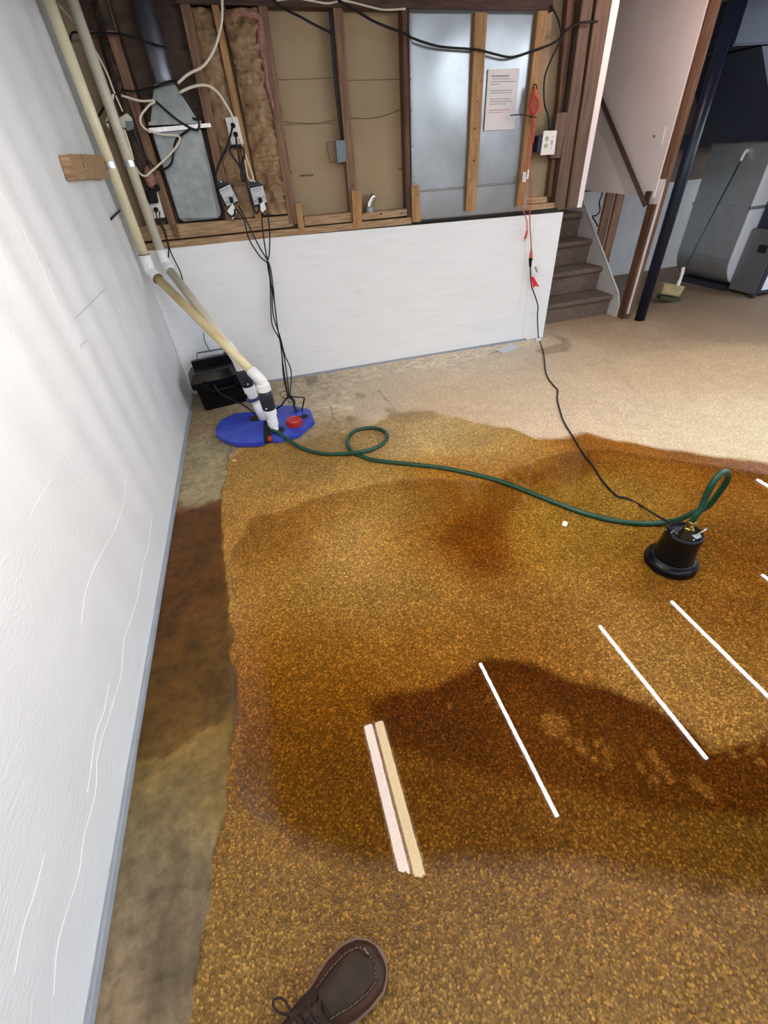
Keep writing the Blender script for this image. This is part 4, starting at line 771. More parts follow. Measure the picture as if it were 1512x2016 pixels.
# grey conduit and switch box
t = thing('switch_box', 'small blue-grey metal box on the left side of the reddish stud', 'box', bk(669, 318, .03))
bm = B(); prism(bm, P3([(661, 277), (681, 276), (684, 318), (664, 320)], .014), (0, .05, 0), .003); link('case', bm, M['steelblue'], t)
bm = B(); tube(bm, [bk(674, 278, .04), bk(662, 180, .04), bk(655, 90, .04), bk(648, 0, .04)], .010, 10, 2); link('conduit', bm, M['beam'], t, smooth=True)
bm = B(); tube(bm, [bk(a, b, .106) for a, b in [(662, 278), (642, 281), (650, 319), (666, 318)]], .002, 6, 1); link('cutout_edge', bm, M['seam'], t)
# galvanised pipe elbow
t = thing('pipe_elbow', 'small galvanised pipe elbow standing on the sill plate', 'pipe', bk(727, 418, .07))
bm = B(); lathe(bm, [(.036, 0), (.036, .03), (.031, .035)], bk(727, 417, .065), (0, 0, 1), 20); link('socket', bm, M['duct'], t)
bm = B(); p = bk(727, 417, .065); tube(bm, [p + Vector((0, 0, .03)), p + Vector((.004, 0, .05)), p + Vector((.02, 0, .075)), p + Vector((.045, 0, .10))], .026, 18, 4); link('bend', bm, M['zinc'], t, smooth=True)

# outlet plate on the right
Z4 = lambda X, Y: (940 + X / 7.96, 110 + Y / 7.96)
t = thing('outlet_plate', 'white double outlet and switch plate between the pine strip and studs', 'outlet', bk(1078, 306, -.02))
bm = B(); prism(bm, P3([Z4(1040, 1175), Z4(1250, 1168), Z4(1205, 1545), Z4(988, 1558)], -.035), (0, .008, 0), .002); link('cover_plate', bm, M['plate'], t)
bm = B(); prism(bm, P3([Z4(960, 1250), Z4(1200, 1200), Z4(1190, 1500), Z4(930, 1510)], -.026), (0, .06, 0), .002); link('back_box', bm, M['navy'], t)
for a, b in ((1090, 1300), (1072, 1410)):
    bm = B(); lathe(bm, [(.016, 0), (.015, .003)], bk(*Z4(a, b), -.035), (0, -1, 0), 18); rc = link('receptacle', bm, M['ivory'], t)
    bm = B()
    for dx in (-.006, .006): p = bk(*Z4(a, b), -.038); box(bm, p.x + dx - .0012, p.x + dx + .0012, p.y - .0016, p.y + .001, p.z - .002, p.z + .007)
    link('slot', bm, M['ink'], rc)
bm = B(); p = bk(*Z4(1172, 1355), -.036); box(bm, p.x - .006, p.x + .006, p.y - .008, p.y + .002, p.z - .014, p.z + .014, .001); link('switch_toggle', bm, M['label_grey'], t)
for a, b in ((1180, 1262), (1158, 1448)):
    bm = B(); lathe(bm, [(.003, 0), (.003, .0025)], bk(*Z4(a, b), -.035), (0, -1, 0), 10); link('screw', bm, M['ink'], t)

# paper notice
q = [Z4(170, 208), Z4(665, 195), Z4(572, 1150), Z4(105, 1172)]
t = thing('paper_notice', 'white printed paper notice taped to the sheet metal', 'paper', bk(*q[3], -.01))
bm = B(); prism(bm, P3(q, -.006), (0, .001, 0)); sh = link('sheet', bm, M['paper'], t)
def lines(m, rows, nm):
    bm = B()
    for (x0, y0, x1, y1, h) in rows:
        x = x0
        while x < x1:
            w = random.uniform(22, 60); e = min(x + w, x1); f0 = (x - x0) / (x1 - x0); f1 = (e - x0) / (x1 - x0)
            a = Z4(x, y0 + (y1 - y0) * f0); b = Z4(e, y0 + (y1 - y0) * f1)
            prism(bm, P3([(a[0], a[1] - h), (b[0], b[1] - h), (b[0], b[1] + h), (a[0], a[1] + h)], -.0072), (0, .0008, 0)); x = e + 7
    link(nm, bm, m, sh)
lines(M['ink'], [(222, 318, 490, 312, 1.1)], 'print_heading')
lines(M['ink_line'], [(235, 362, 525, 356, .6), (212, 408, 592, 400, .7), (208, 448, 345, 444, .6), (205, 546, 545, 538, .7), (205, 582, 535, 576, .6), (195, 680, 525, 672, .6), (195, 718, 542, 710, .7), (188, 758, 462, 752, .6)], 'print_lines')
lines(M['inkr'], [(180, 856, 500, 842, .7), (172, 892, 398, 884, .6)], 'print_red_lines')

# orange cord
def orange():
    t = thing('extension_cord', 'coiled orange extension cord hanging on the right pine strip', 'cord', bk(1045, 500, -.06))
    bm = B(); rr = .0042
    for k, (wl_, wr, bot, s) in enumerate([(795, 960, 1060, 0), (815, 975, 1300, 1), (850, 930, 1330, 2), (830, 900, 1200, 3), (870, 965, 1050, 4), (840, 945, 1150, 5)]):
        o = -.055 - .006 * k
        tube(bm, [bk(*Z4(*p), o) for p in [(890, 500), (wl_ + 50, 610), (wl_, 790), (wl_ + 35, 900), (868, 960), (848 + 4 * k, 1100), (845 + 5 * k, bot), (870 + 3 * k, bot), (885 + 2 * k, 1100), (880 + 2 * k, 960), (wr, 830), (wr + 5, 700), (wr - 40, 600), (905, 500)]], rr, 8, 5)
    link('coil', bm, M['orange'], t, smooth=True)
    Zc = lambda X, Y: (780 + X / 3.78, Y / 3.78)
    bm = B(); tube(bm, [bk(*Zc(*p), -.06) for p in [(1020, 900), (990, 1020), (985, 1090), (975, 1250), (975, 1350), (935, 1520), (955, 1590), (972, 1650), (975, 1720)]], rr, 8, 5); link('cord_end', bm, M['orange'], t, smooth=True)
    bm = B(); p = bk(*Zc(975, 1720), -.06); tube(bm, [p, p + Vector((-.006, 0, -.03)), p + Vector((-.012, 0, -.055))], .010, 10, 2); pl = link('plug', bm, M['orange'], t, smooth=True)
    bm = B(); 
    for dx in (-.006, .004): tube(bm, [p + Vector((-.012 + dx, 0, -.05)), p + Vector((-.016 + dx, 0, -.075))], .0018, 6, 1)
    link('prong', bm, M['zinc'], pl)
    bm = B(); tube(bm, [bk(*Zc(*p), -.06) for p in [(1015, 900), (1020, 1000), (1000, 1090), (995, 1260), (1010, 1400), (995, 1600), (1000, 1750), (1005, 1850)]], rr * 1.1, 8, 5); link('cord_end', bm, M['orange'], t, smooth=True)
    e = bk(*Zc(1005, 1850), -.06); e2 = bk(1045, 508, -.06); bm = B(); tube(bm, [e, e + (e2 - e) * .4, e2], [.007, .012, .014], 12, 3); link('socket', bm, M['orange'], t, smooth=True)
    bm = B(); prism(bm, P3([(1030, 339), (1036, 338), (1036, 358), (1028, 359)], -.065), (0, .001, 0)); link('tag', bm, M['label_grey'], t)
    bm = B(); prism(bm, P3([(1039, 334), (1042, 333), (1040, 352), (1037, 353)], -.068), (0, .001, 0)); link('tag', bm, M['tagw'], t)
    bm = B(); a, b = bk(1006, 227, -.09), bk(1056, 232, -.09); tube(bm, [bk(1005, 227, -.06), bk(1022, 226, -.10), bk(1040, 228, -.10), bk(1055, 231, -.08), bk(1052, 231, -.04), bk(1044, 230, -.045)], .0048, 6, 4, flat=.7)
    tag(link('cable_tie', bm, M['black_cord'], smooth=True), 'black zip tie with a long tail around the orange cord', 'tie')
    bm = B(); tube(bm, [bk(*Z4(*p), o) for p, o in [((868, 520), -.055), ((880, 460), -.07), ((905, 445), -.075), ((928, 470), -.07), ((925, 520), -.05), ((905, 560), -.035), ((900, 590), -.03)]], .004, 8, 4)
    tag(link('hook', bm, M['knot'], smooth=True), 'rusty hook on the pine strip holding the orange cord', 'hook')
    pc = thing('pump_power_cord', 'long black pump cord from the orange cord across the floor to the pump', 'cord', bk(1060, 664, -.03) * 1)
    bm = B(); top = bk(1045, 509, -.06); pts = [bk(a, b, -.055) for a, b in [(1044, 525), (1046, 560), (1053, 582), (1059, 602), (1058, 622), (1059, 648)]] 
    path = [top] + pts + [fl(a, b, .006) for a, b in [(1061, 667), (1070, 695), (1075, 735), (1089, 758), (1098, 768), (1097, 785), (1103, 810), (1110, 830), (1128, 860), (1150, 895), (1168, 918), (1185, 945), (1213, 975), (1235, 981), (1262, 996)]]
    pu = Vector((1.50, .955, 0)); path += [at_y(1288, 1012, 1.14), at_y(1312, 1026, 1.06), at_y(1328, 1036, 1.0), Vector((1.456, .985, .196))]
    tube(bm, path, .0052, 8, 5); link('cord', bm, M['black_cord'], pc, smooth=True)
    bm = B(); tube(bm, [bk(1045, 508, -.06), bk(1044, 516, -.06), bk(1044, 526, -.055)], [.016, .012, .008], 10, 2); link('plug', bm, M['black'], pc, smooth=True)
    bm = B(); prism(bm, P3([(1046, 527), (1062, 520), (1068, 538), (1051, 542)], -.075), (0, .0015, .0)); wt = link('white_tag', bm, M['tagw'], pc); wt['label'] = 'white paper tag on the pump cord'
    bm = B(); prism(bm, P3([(1052, 526), (1056, 524.5), (1059, 536), (1056, 537)], -.0765), (0, .001, 0)); link('label_lines', bm, M['ink_line'], wt)
    bm = B(); prism(bm, P3([(1045, 545), (1051, 545), (1062, 565), (1054, 563), (1050, 567)], -.072), (0, .0015, 0)); rt = link('red_tag', bm, M['tagr'], pc); rt['label'] = 'small red tag on the pump cord'
orange()

# ------------------------------------------------------------------ hose
def hose():
    pts = [fl(a, b, z) for a, b, z in [(532, 846, .05), (548, 852, .05), (565, 864, .03), (590, 880, .012), (615, 889, .012), (645, 894, .012), (680, 893, .014), (715, 889, .03), (745, 879, .016), (761, 864, .012), (758, 850, .012), (738, 843, .012), (712, 844, .012), (692, 853, .012), (684, 868, .012), (688, 882, .012), (700, 893, .012), (725, 903, .012), (760, 909, .012), (810, 914, .012), (870, 921, .012), (930, 933, .012), (980, 946, .012), (1020, 960, .012), (1060, 976, .012), (1100, 992, .012), (1150, 1010, .012), (1200, 1023, .012), (1250, 1030, .012), (1290, 1030, .014)]]
    # rising loop back to the pump
    Z = lambda X, Y, y: at_y(1160 + X / 4.295, 860 + Y / 4.295, y)
    pts += [fl(1318, 1026, .03), Z(760, 700, 1.12), Z(880, 640, 1.09), Z(1000, 590, 1.06), Z(1100, 470, 1.04), Z(1170, 360, 1.03), Z(1165, 300, 1.01), Z(1110, 310, .99), Z(1040, 400, .98), Z(980, 520, .975), Z(945, 610, .966), Vector((1.5345, .965, .262)), Vector((1.532, .965, .222))]
    bm = B(); tube(bm, pts, .0128, 14, 5); o = link('garden_hose', bm, M['hose'], smooth=True)
    tag(o, 'green garden hose curling from the blue lid to the black pump', 'hose')
hose()

# ------------------------------------------------------------------ utility pump
def pump():
    c = Vector((1.502, .95, 0)); t = thing('utility_pump', 'black round utility pump standing in the orange puddle', 'pump', c)
    sc = 1.0
    bm = B(); lathe(bm, [(.094, .002), (.104, .006), (.106, .014), (.101, .020), (.105, .026), (.102, .034), (.092, .042), (.080, .048)], c, seg=40); link('base', bm, M['black'], t, smooth=True)
    bm = B(); lathe(bm, [(.082, .046), (.079, .06), (.074, .12), (.070, .172), (.072, .175), (.072, .186), (.068, .192), (.061, .192), (.059, .184), (.02, .184)], c, seg=40); link('body', bm, M['black'], t, smooth=True)
    bm = B(); lathe(bm, [(.083, .046), (.083, .050), (.080, .052)], c, seg=40); link('rim', bm, M['rubber'], t)
    h = Vector((1.532, .965, .184)); bm = B(); lathe(bm, [(.020, 0), (.020, .012), (.016, .014), (.016, .03), (.0175, .031), (.0175, .045), (.013, .047)], h, seg=8); link('brass_fitting', bm, M['brass'], t)
    bm = B(); lathe(bm, [(.009, 0), (.010, .012), (.007, .02)], Vector((1.456, .985, .180)), seg=14); link('cord_grip', bm, M['black'], t, smooth=True)
    bm = B(); tube(bm, [Vector((1.456, .985, .186)) + Vector((.014 * math.cos(a), .014 * math.sin(a), 0)) for a in np.linspace(0, 2 * math.pi, 20)], .002, 6, 1); link('grip_ring', bm, M['zinc'], t, smooth=True)
    bm = B(); box(bm, 1.515, 1.553, .905, .93, .183, .187, .001)
    tube(bm, [Vector((1.535, .925, .187)), Vector((1.55, .92, .205)), Vector((1.575, .925, .21)), Vector((1.585, .935, .20)), Vector((1.56, .93, .188))], .0028, 6, 3)
    link('handle_bracket', bm, M['zinc'], t)
    for dx, dy in ((.0, -.045), (.045, 0.0)):
        bm = B(); lathe(bm, [(.005, 0), (.004, .004)], c + Vector((dx, dy, .182)), seg=10); link('screw', bm, M['zinc'], t)
    # printed label on the side that faces right
    def curved(a0, a1, z0, z1, r, m, nm, par):
        bm = B(); n = 8; v = [[bm.verts.new(c + Vector((r_ * math.cos(a), r_ * math.sin(a), z))) for a in np.linspace(a0, a1, n)] for r_, z in ((r - .001 - (z0 - .06) * .09, z0), (r - .001 - (z1 - .06) * .09, z1))]
        for i in range(n - 1): bm.faces.new((v[0][i], v[0][i + 1], v[1][i + 1], v[1][i]))
        return link(nm, bm, m, par, recalc=False)
    lb = curved(-.75, .15, .065, .135, .0805, M['rubber'], 'label', t)
    curved(-.70, -.42, .118, .130, .0809, M['label_grey'], 'label_print', lb); curved(-.70, -.1, .094, .097, .0809, M['label_grey'], 'label_print', lb); curved(-.3, .1, .118, .121, .0809, M['label_grey'], 'label_print', lb)
pump()

# ------------------------------------------------------------------ stairs
def stairs():
    t = thing('staircase', 'carpeted brown stairs rising behind the foam half wall', 'stairs', (3.1, 4.13, 0))
    y0, run, rise = 4.10, .255, .2235; x0, x1 = 2.62, 3.585
    for i in range(8):
        yn = y0 + run * i; zt = .195 + rise * i
        bm = B(); prof = [(yn + .03, zt - rise if i else .0), (yn + .03, zt - .05), (yn + .012, zt - .052), (yn - .002, zt - .04), (yn - .008, zt - .022), (yn - .002, zt - .006), (yn + .012, zt), (yn + run + .03, zt), (yn + run + .03, zt - rise if i else .0)]
        xr = x1 - (0.0 if i else 0.0); prism(bm, [(x0, y, z) for y, z in prof], (xr - x0, 0, 0), .004); link('step', bm, M['carpet'], t)
    s = B(); Y = [(3.99, 0), (3.99, .12), (4.04, .215), (5.0, 1.04), (5.9, 1.82), (5.9, 0)]; prism(s, [(3.588, y, z) for y, z in Y], (.014, 0, 0)); link('skirt_board', s, M['skirt'], t)
    bm = B(); tube(bm, [(3.590, 4.04, .222), (3.590, 5.0, 1.047), (3.590, 5.9, 1.827)], .010, 6, 1); link('skirt_edge', bm, M['skirt'], t)
stairs()
# stair side wall in drywall above the opening
bm = B(); pl = [at_x(1150, 372, 3.6), at_x(1281, 389, 3.6), at_x(1304, 360, 3.6)]
prism(bm, [(3.602, 3.93, 1.03), (3.602, 3.93, 2.6), (3.602, 6.2, 2.6), (3.602, 6.2, 1.06), (3.602, 5.0, 1.055)], (.013, 0, 0)); struct('wall_stair', bm, M['drywall'], 'white drywall beside the stairs')
bm = B(); box(bm, 2.6, 3.7, 6.2, 6.25, 0, 2.6); struct('wall_stair_end', bm, M['drywall'])
bm = B(); box(bm, 2.58, 2.61, wy(2.6, .24), 6.2, 1.0, 2.6); struct('wall_stair_left', bm, M['drywall'])
def vstud(x0, x1, y0, y1, z0, z1, m, label, nm='stud'):
    bm = B(); box(bm, x0, x1, y0, y1, z0, z1, .002); tag(link(nm, bm, m), label, 'stud')
vstud(3.616, 3.70, 4.57, 4.61, 0, 2.55, M['stud'], 'left stud seen through the gap under the stair drywall')
vstud(3.616, 3.70, 4.42, 4.46, 0, 2.55, M['stud'], 'right stud seen through the gap under the stair drywall')
vstud(3.60, 3.634, 3.90, 3.98, 0, .98, M['stud_dark'], 'weathered left stud at the foot of the stair wall end')
vstud(3.645, 3.69, 3.885, 3.975, 0, 2.55, M['stud'], 'full height stud ending the stair wall beside the black post')
bm = B(); prism(bm, [(3.632, 3.884, .05), (3.632, 3.884, 1.12), (3.640, 3.884, 1.16), (3.648, 3.884, 1.1), (3.646, 3.884, .05)], (0, .09, 0)); struct('trim_4', bm, M['drywall'], 'torn white drywall corner between the two end studs')
# rail
t = thing('handrail', 'dark brown sloping handrail on the stair drywall', 'handrail', at_x(1268, 405, 3.57))
a, b = at_x(1185, 200, 3.565), at_x(1270, 404, 3.565); d = (b - a).normalized(); a2 = a - d * .7
bm = B(); tube(bm, [a2, b], .024, 4, 1); link('rail', bm, M['rail'], t)
bm = B(); p = b + Vector((0, .02, .02)); box(bm, 3.575, 3.60, p.y - .03, p.y + .03, p.z - .02, p.z + .08, .003); link('bracket', bm, M['rail'], t)
# switch on stair wall
Z5 = lambda X, Y: (1080 + X / 3.15, Y / 3.15)
t = thing('light_switch', 'white light switch plate on the stair drywall', 'switch', at_x(1291, 285, 3.6))
bm = B(); prism(bm, [at_x(*Z5(*p), 3.597) for p in [(640, 832), (700, 828), (695, 900), (628, 908)]], (.005, 0, 0), .001); link('cover_plate', bm, M['plate'], t)
bm = B(); prism(bm, [at_x(*Z5(*p), 3.592) for p in [(712, 782), (726, 782), (700, 898), (686, 898)]], (.008, 0, 0), .001); link('cover_plate', bm, M['plate'], t)
bm = B(); prism(bm, [at_x(*Z5(*p), 3.588) for p in [(647, 838), (658, 838), (655, 855), (645, 855)]], (.008, 0, 0)); link('switch_toggle', bm, M['ink'], t)
# wires behind the gap
cable([at_x(a, b, 3.63) for a, b in [(1186, 371), (1185, 384), (1180, 398), (1181, 415), (1174, 424), (1166, 426), (1172, 436), (1177, 446)]], .006, M['black_cord'], 'black_cable', 'dark cable hanging below the stair drywall beside the left stud', 'cable')

# steel post
t = thing('steel_post', 'blue-black steel column standing beside the end of the stair wall', 'post', (3.725, 3.80, 0))
bm = B(); lathe(bm, [(.048, 0), (.048, 2.29)], (3.725, 3.80, 0), seg=32); link('column', bm, M['post'], t, smooth=True)
bm = B(); box(bm, 3.64, 3.81, 3.72, 3.88, 2.275, 2.288); link('cap_plate', bm, M['post'], t)

# ------------------------------------------------------------------ furnace and return duct
def furnace():
    t = thing('return_duct', 'grey sheet metal return duct with rounded foot beside the furnace', 'duct', (5.35, 4.55, 0))
    prof = [(5.10, 1.95), (5.10, .34)] + [(5.10 + .26 * (1 - math.cos(a)), .34 - .29 * math.sin(a)) for a in np.linspace(.2, math.pi / 2, 8)] + [(5.62, .05), (5.62, 1.95)]
    bm = B(); prism(bm, [(x, 4.20, z) for x, z in prof], (0, .72, 0)); link('drop', bm, M['duct_light'], t)
    bm = B(); prism(bm, [(x + .004, 4.192, z + .004) for x, z in prof], (0, .008, 0)); link('lit_end_panel', bm, M['lit_end_sheet'], t)  # sheet added over the front, its pale colour stands for light falling there
    bm = B(); box(bm, 5.088, 5.10, 4.19, 4.93, .79, .82); box(bm, 5.088, 5.63, 4.188, 4.20, .79, .82); link('seam_flange', bm, M['duct_light'], t)
    bm = B(); prism(bm, [(5.05, 4.17, 1.34), (5.7, 4.17, 1.34), (5.7, 4.17, 1.97), (4.5, 4.17, 1.97)], (0, .78, 0)); link('trunk_boot_shadow', bm, M['navy'], t)  # transition duct, carried lower in dark colour to stand for the shadow
    bm = B(); box(bm, 5.2, 5.6, 4.22, 4.88, .0, .05); link('foot', bm, M['beam'], t)
    f = thing('furnace', 'dark grey furnace cabinet at the right edge of the room', 'furnace', (5.6, 3.9, 0))
    bm = B(); box(bm, 5.22, 6.0, 3.86, 4.18, .03, .62, .006); link('cabinet', bm, M['steel_cab'], f)
    bm = B(); box(bm, 5.27, 5.98, 3.88, 4.17, .62, 1.35, .004); link('burner_box', bm, M['navy'], f)
    bm = B(); box(bm, 5.20, 5.24, 3.84, 3.90, .0, .04); link('foot', bm, M['beam'], f)
    bm = B(); box(bm, 5.208, 6.0, 3.85, 3.90, .53, .60, .002); link('control_panel', bm, M['navy'], f)
    bm = B(); box(bm, 5.212, 5.222, 3.93, 4.02, .42, .49); link('vent', bm, M['hole'], f)
    bm = B(); box(bm, 5.235, 5.98, 3.852, 3.862, .04, .50); link('door_frame', bm, M['beam'], f)
    bm = B(); box(bm, 5.29, 5.95, 3.845, 3.853, .07, .46); link('door_panel', bm, M['farwhite'], f)
    bm = B(); box(bm, 4.2, 8.0, 4.17, 4.95, 1.98, 2.26, .01); tag(link('trunk_duct', bm, M['navy']), 'dark blue trunk duct slung under the joists above the furnace', 'duct')
furnace()
bm = B(); box(bm, 3.71, 8.0, 5.30, 5.45, 1.30, 1.42); tag(link('beam', bm, M['beam']), 'dark horizontal beam across the far upper wall', 'beam')
bm = B(); box(bm, 3.71, 8.0, 5.20, 5.5, 2.1, 2.29); tag(link('beam', bm, M['beam']), 'dark beam under the ceiling at the far wall', 'beam')

# ------------------------------------------------------------------ brush with pole
def brush():
    t = thing('scrub_brush', 'tan block scrub brush with green pole leaning on the return duct', 'brush', (4.43, 4.15, 0))
    Z = lambda X, Y, y: at_y(1270 + X / 5.93, 280 + Y / 5.93, y)
    y = 4.12
    bm = B(); prism(bm, [Z(230, 1650, y), Z(475, 1690, y), Z(405, 1800, y), Z(190, 1770, y)], (.02, .10, 0), .006); bl = link('block', bm, M['bristle'], t)
    bm = B(); prism(bm, [Z(185, 1790, y + .01), Z(425, 1830, y + .01), Z(400, 1885, y + .01), Z(175, 1835, y + .01)], (.02, .08, 0), .003); link('bristles', bm, M['moss'], t)
    bm = B(); tube(bm, [Z(375, 1680, y + .03), Z(410, 1600, y + .05), Z(435, 1520, y + .06), Z(445, 1465, y + .08)], [.020, .016, .017, .019], 10, 3); link('grip', bm, M['plate'], t, smooth=True)
    p0, p1 = Z(480, 1450, 4.16), Z(1110, 225, 4.45)
    bm = B(); tube(bm, [p0, p1], .008, 10, 1); link('pole', bm, M['pole'], t, smooth=True)
    bm = B(); tube(bm, [Z(1115, 220, 4.45), Z(1160, 130, 4.46), Z(1190, 98, 4.47), Z(1208, 130, 4.48), Z(1190, 215, 4.50)], .017, 8, 3, flat=.5); link('hook_end', bm, M['plate'], t, smooth=True)
    cable([Z(1165, 230, 4.6), Z(1170, 400, 4.62), Z(1130, 620, 4.66), Z(1070, 850, 4.7), Z(1020, 1100, 4.7), Z(940, 1350, 4.7)], .012, M['beam'], 'dark_cord', 'dark cord hanging from the white hook over the return duct', 'cord')
brush()

# ------------------------------------------------------------------ shoe
def shoe():
    tip = Vector((-.083, .135)); ax = Vector((.93, .37)).normalized(); n = Vector((-ax.y, ax.x)); L = .33
    c = tip - ax * L
    t = thing('shoe', 'brown leather lace-up moccasin shoe at the bottom edge of the floor', 'shoe', (tip.x - ax.x * .15, tip.y - ax.y * .15, 0))
    def W_(s):   # left/right half widths and centre bow at s (0 heel..1 toe)
        w = np.interp(s, [0, .04, .12, .3, .5, .68, .80, .90, .96, .99, 1.0], [.012, .026, .036, .038, .042, .058, .060, .053, .038, .022, .006])
        bow = np.interp(s, [0, .3, .6, .8, 1], [0, -.002, .0, -.004, -.014]); return w, bow
    def pt(s, v, z): w, b = W_(s); p = c + ax * (L * s) + n * (b + v); return Vector((p.x, p.y, z))
    ss = list(np.linspace(0, .9, 26)) + [.93, .955, .975, .99, 1.0]
    # sole
    def slab(z0, z1, grow, m, nm, par=None):
        bm = B(); o = [pt(s, W_(s)[0] + grow, z0) for s in ss] + [pt(s, -W_(s)[0] - grow, z0) for s in ss[::-1]]
        if grow: o[len(ss) - 1] += Vector((ax.x, ax.y, 0)) * grow; o[len(ss)] += Vector((ax.x, ax.y, 0)) * grow
        prism(bm, o, (0, 0, z1 - z0)); return link(nm, bm, m, par or t)
    slab(.004, .020, .005, M['lace'], 'outsole'); slab(.020, .027, .006, M['sole'], 'welt')
    def H(s): return np.interp(s, [0, .1, .3, .42, .55, .68, .80, .90, .96, 1.0], [.085, .095, .10, .105, .088, .068, .056, .049, .042, .026])
    def shell(s0, s1, m, nm, lift=0.0, vmax=1.0, wr=0):
        bm = B(); S_ = [s for s in ss if s0 <= s <= s1]; nv = 20; g = []
        for s in S_:
            w, b = W_(s); h = H(s); row = []
            for k in range(nv + 1):
                th = math.pi * k / nv; cx = math.cos(th); sz = math.sin(th)
                v = w * (abs(cx) ** .75) * (1 if cx > 0 else -1) * vmax; z = .027 + (h - .027) * (sz ** .8 if sz > 0 else 0) + lift
                z += wr * .0025 * mnoise.noise(Vector((s * 30, v * 60, 1))); row.append(bm.verts.new(pt(s, v, z)))
            g.append(row)
        for a, b_ in zip(g, g[1:]):
            for k in range(nv): bm.faces.new((a[k], a[k + 1], b_[k + 1], b_[k]))
        bm.faces.new(g[0][::-1]); bm.faces.new(g[-1])
        return link(nm, bm, m, t, smooth=True)
    shell(0, 1, M['leather2'], 'upper', wr=1)
    def ZS(s, v):
        w = W_(s)[0]; c_ = min(1, abs(v) / w) ** (1 / .75); return .027 + (H(s) - .027) * max(0, 1 - c_ * c_) ** .4
    # raised apron on the vamp
    bm = B(); g = []; sa = [.55, .58, .62, .66, .70, .74, .78, .82, .86, .89, .915, .93]
    for s in sa:
        w = W_(s)[0] * np.interp(s, [.58, .8, .89, .93], [.62, .70, .66, .25]); h = H(s); row = []
        for k in range(13):
            u = -1 + 2 * k / 12; z = ZS(s, w * u) + .0045 + .003 * (1 - u * u) - .004 * math.exp(-((s - .855 - .03 * u) / .012) ** 2) + .0012 * mnoise.noise(Vector((s * 26, u * 3, 5))); row.append(bm.verts.new(pt(s, w * u, z)))
        g.append(row)
    for a, b_ in zip(g, g[1:]):
        for k in range(12): bm.faces.new((a[k], a[k + 1], b_[k + 1], b_[k]))
    r = bmesh.ops.extrude_face_region(bm, geom=bm.faces[:])
    for v in r['geom']:
        if isinstance(v, bmesh.types.BMVert): v.co.z -= .012
    ap = link('apron', bm, M['leather'], t, smooth=True)
    fr = lambda s: W_(s)[0] * np.interp(s, [.58, .8, .89, .93], [.62, .70, .66, .25])
    rim = [pt(s, fr(s), ZS(s, fr(s)) + .003) for s in sa] + [pt(s, -fr(s), ZS(s, fr(s)) + .003) for s in sa[::-1]]
    bm = B(); tube(bm, rim, .0028, 8, 3); link('seam_piping', bm, M['leather'], t, smooth=True)
    bm = B()
    for a, b_ in zip(rim[::1], rim[1:]):
        for f in (.2, .6): p = a.lerp(b_, f); tube(bm, [p + Vector((0, 0, .0028)), p + Vector((.003, .002, .0030))], .0008, 5, 1)
    link('stitching', bm, M['thread'], t)
    bm = B(); tube(bm, [pt(.86, v, ZS(.86, v) + .0035) for v in np.linspace(-.03, .03, 7)], .0022, 6, 3); link('toe_crease', bm, M['lace'], t, smooth=True)
    # eyelet flaps, tongue and laces
    for sg in (-1, 1):
        bm = B(); q = [pt(.64, sg * .020, H(.64) + .004), pt(.60, sg * .034, H(.60) - .004), pt(.45, sg * .038, H(.45) - .006), pt(.36, sg * .034, H(.36) - .002), pt(.36, sg * .012, H(.36) + .006), pt(.5, sg * .011, H(.5) + .006)]; prism(bm, q, (0, 0, -.006), .001); fp = link('eyelet_flap', bm, M['leather'], t)
        for s in (.58, .50, .42):
            bm = B(); lathe(bm, [(.0035, 0), (.003, .002)], pt(s, sg * .02, H(s) + .004), seg=10); link('eyelet', bm, M['lace'], fp)
    bm = B(); q = [pt(.66, -.012, H(.66) + .002), pt(.66, .012, H(.66) + .002), pt(.34, .016, H(.34) + .012), pt(.34, -.016, H(.34) + .012)]; prism(bm, q, (0, 0, -.006), .001); link('tongue', bm, M['leather2'], t)
    bm = B()
    for s in (.58, .50, .42): tube(bm, [pt(s, -.021, H(s) + .005), pt(s - .01, 0, H(s) + .012), pt(s - .02, .021, H(s - .02) + .005)], .0024, 8, 4)
    for s in (.58, .50): tube(bm, [pt(s, .021, H(s) + .006), pt(s - .04, 0, H(s - .04) + .013), pt(s - .08, -.021, H(s - .08) + .006)], .0024, 8, 4)
    kx = pt(.46, .005, H(.46) + .016)
    lp = [kx, fl(570, 1998, .075), fl(545, 1990, .062), fl(537, 1975, .06), fl(543, 1965, .06), fl(558, 1967, .062), fl(570, 1985, .07), fl(580, 2003, .078), kx + Vector((-.004, 0, 0))]
    tube(bm, lp, .0026, 8, 5); tube(bm, [kx, kx + Vector((.02, -.02, .006)), kx + Vector((.045, -.03, -.01)), kx + Vector((.05, -.05, -.03))], .0024, 8, 4); tube(bm, [kx + Vector((-.004, -.004, 0)), kx + Vector((.004, .004, .003))], .006, 8, 1)
    link('laces', bm, M['lace'], t, smooth=True)
    bm = B(); a = pt(.93, .012, H(.93)); tube(bm, [a, a + Vector((-.004, .004, .02)), a + Vector((-.006, .012, .03))], .0010, 5, 2); link('loose_thread', bm, M['stone'], t)
shoe()

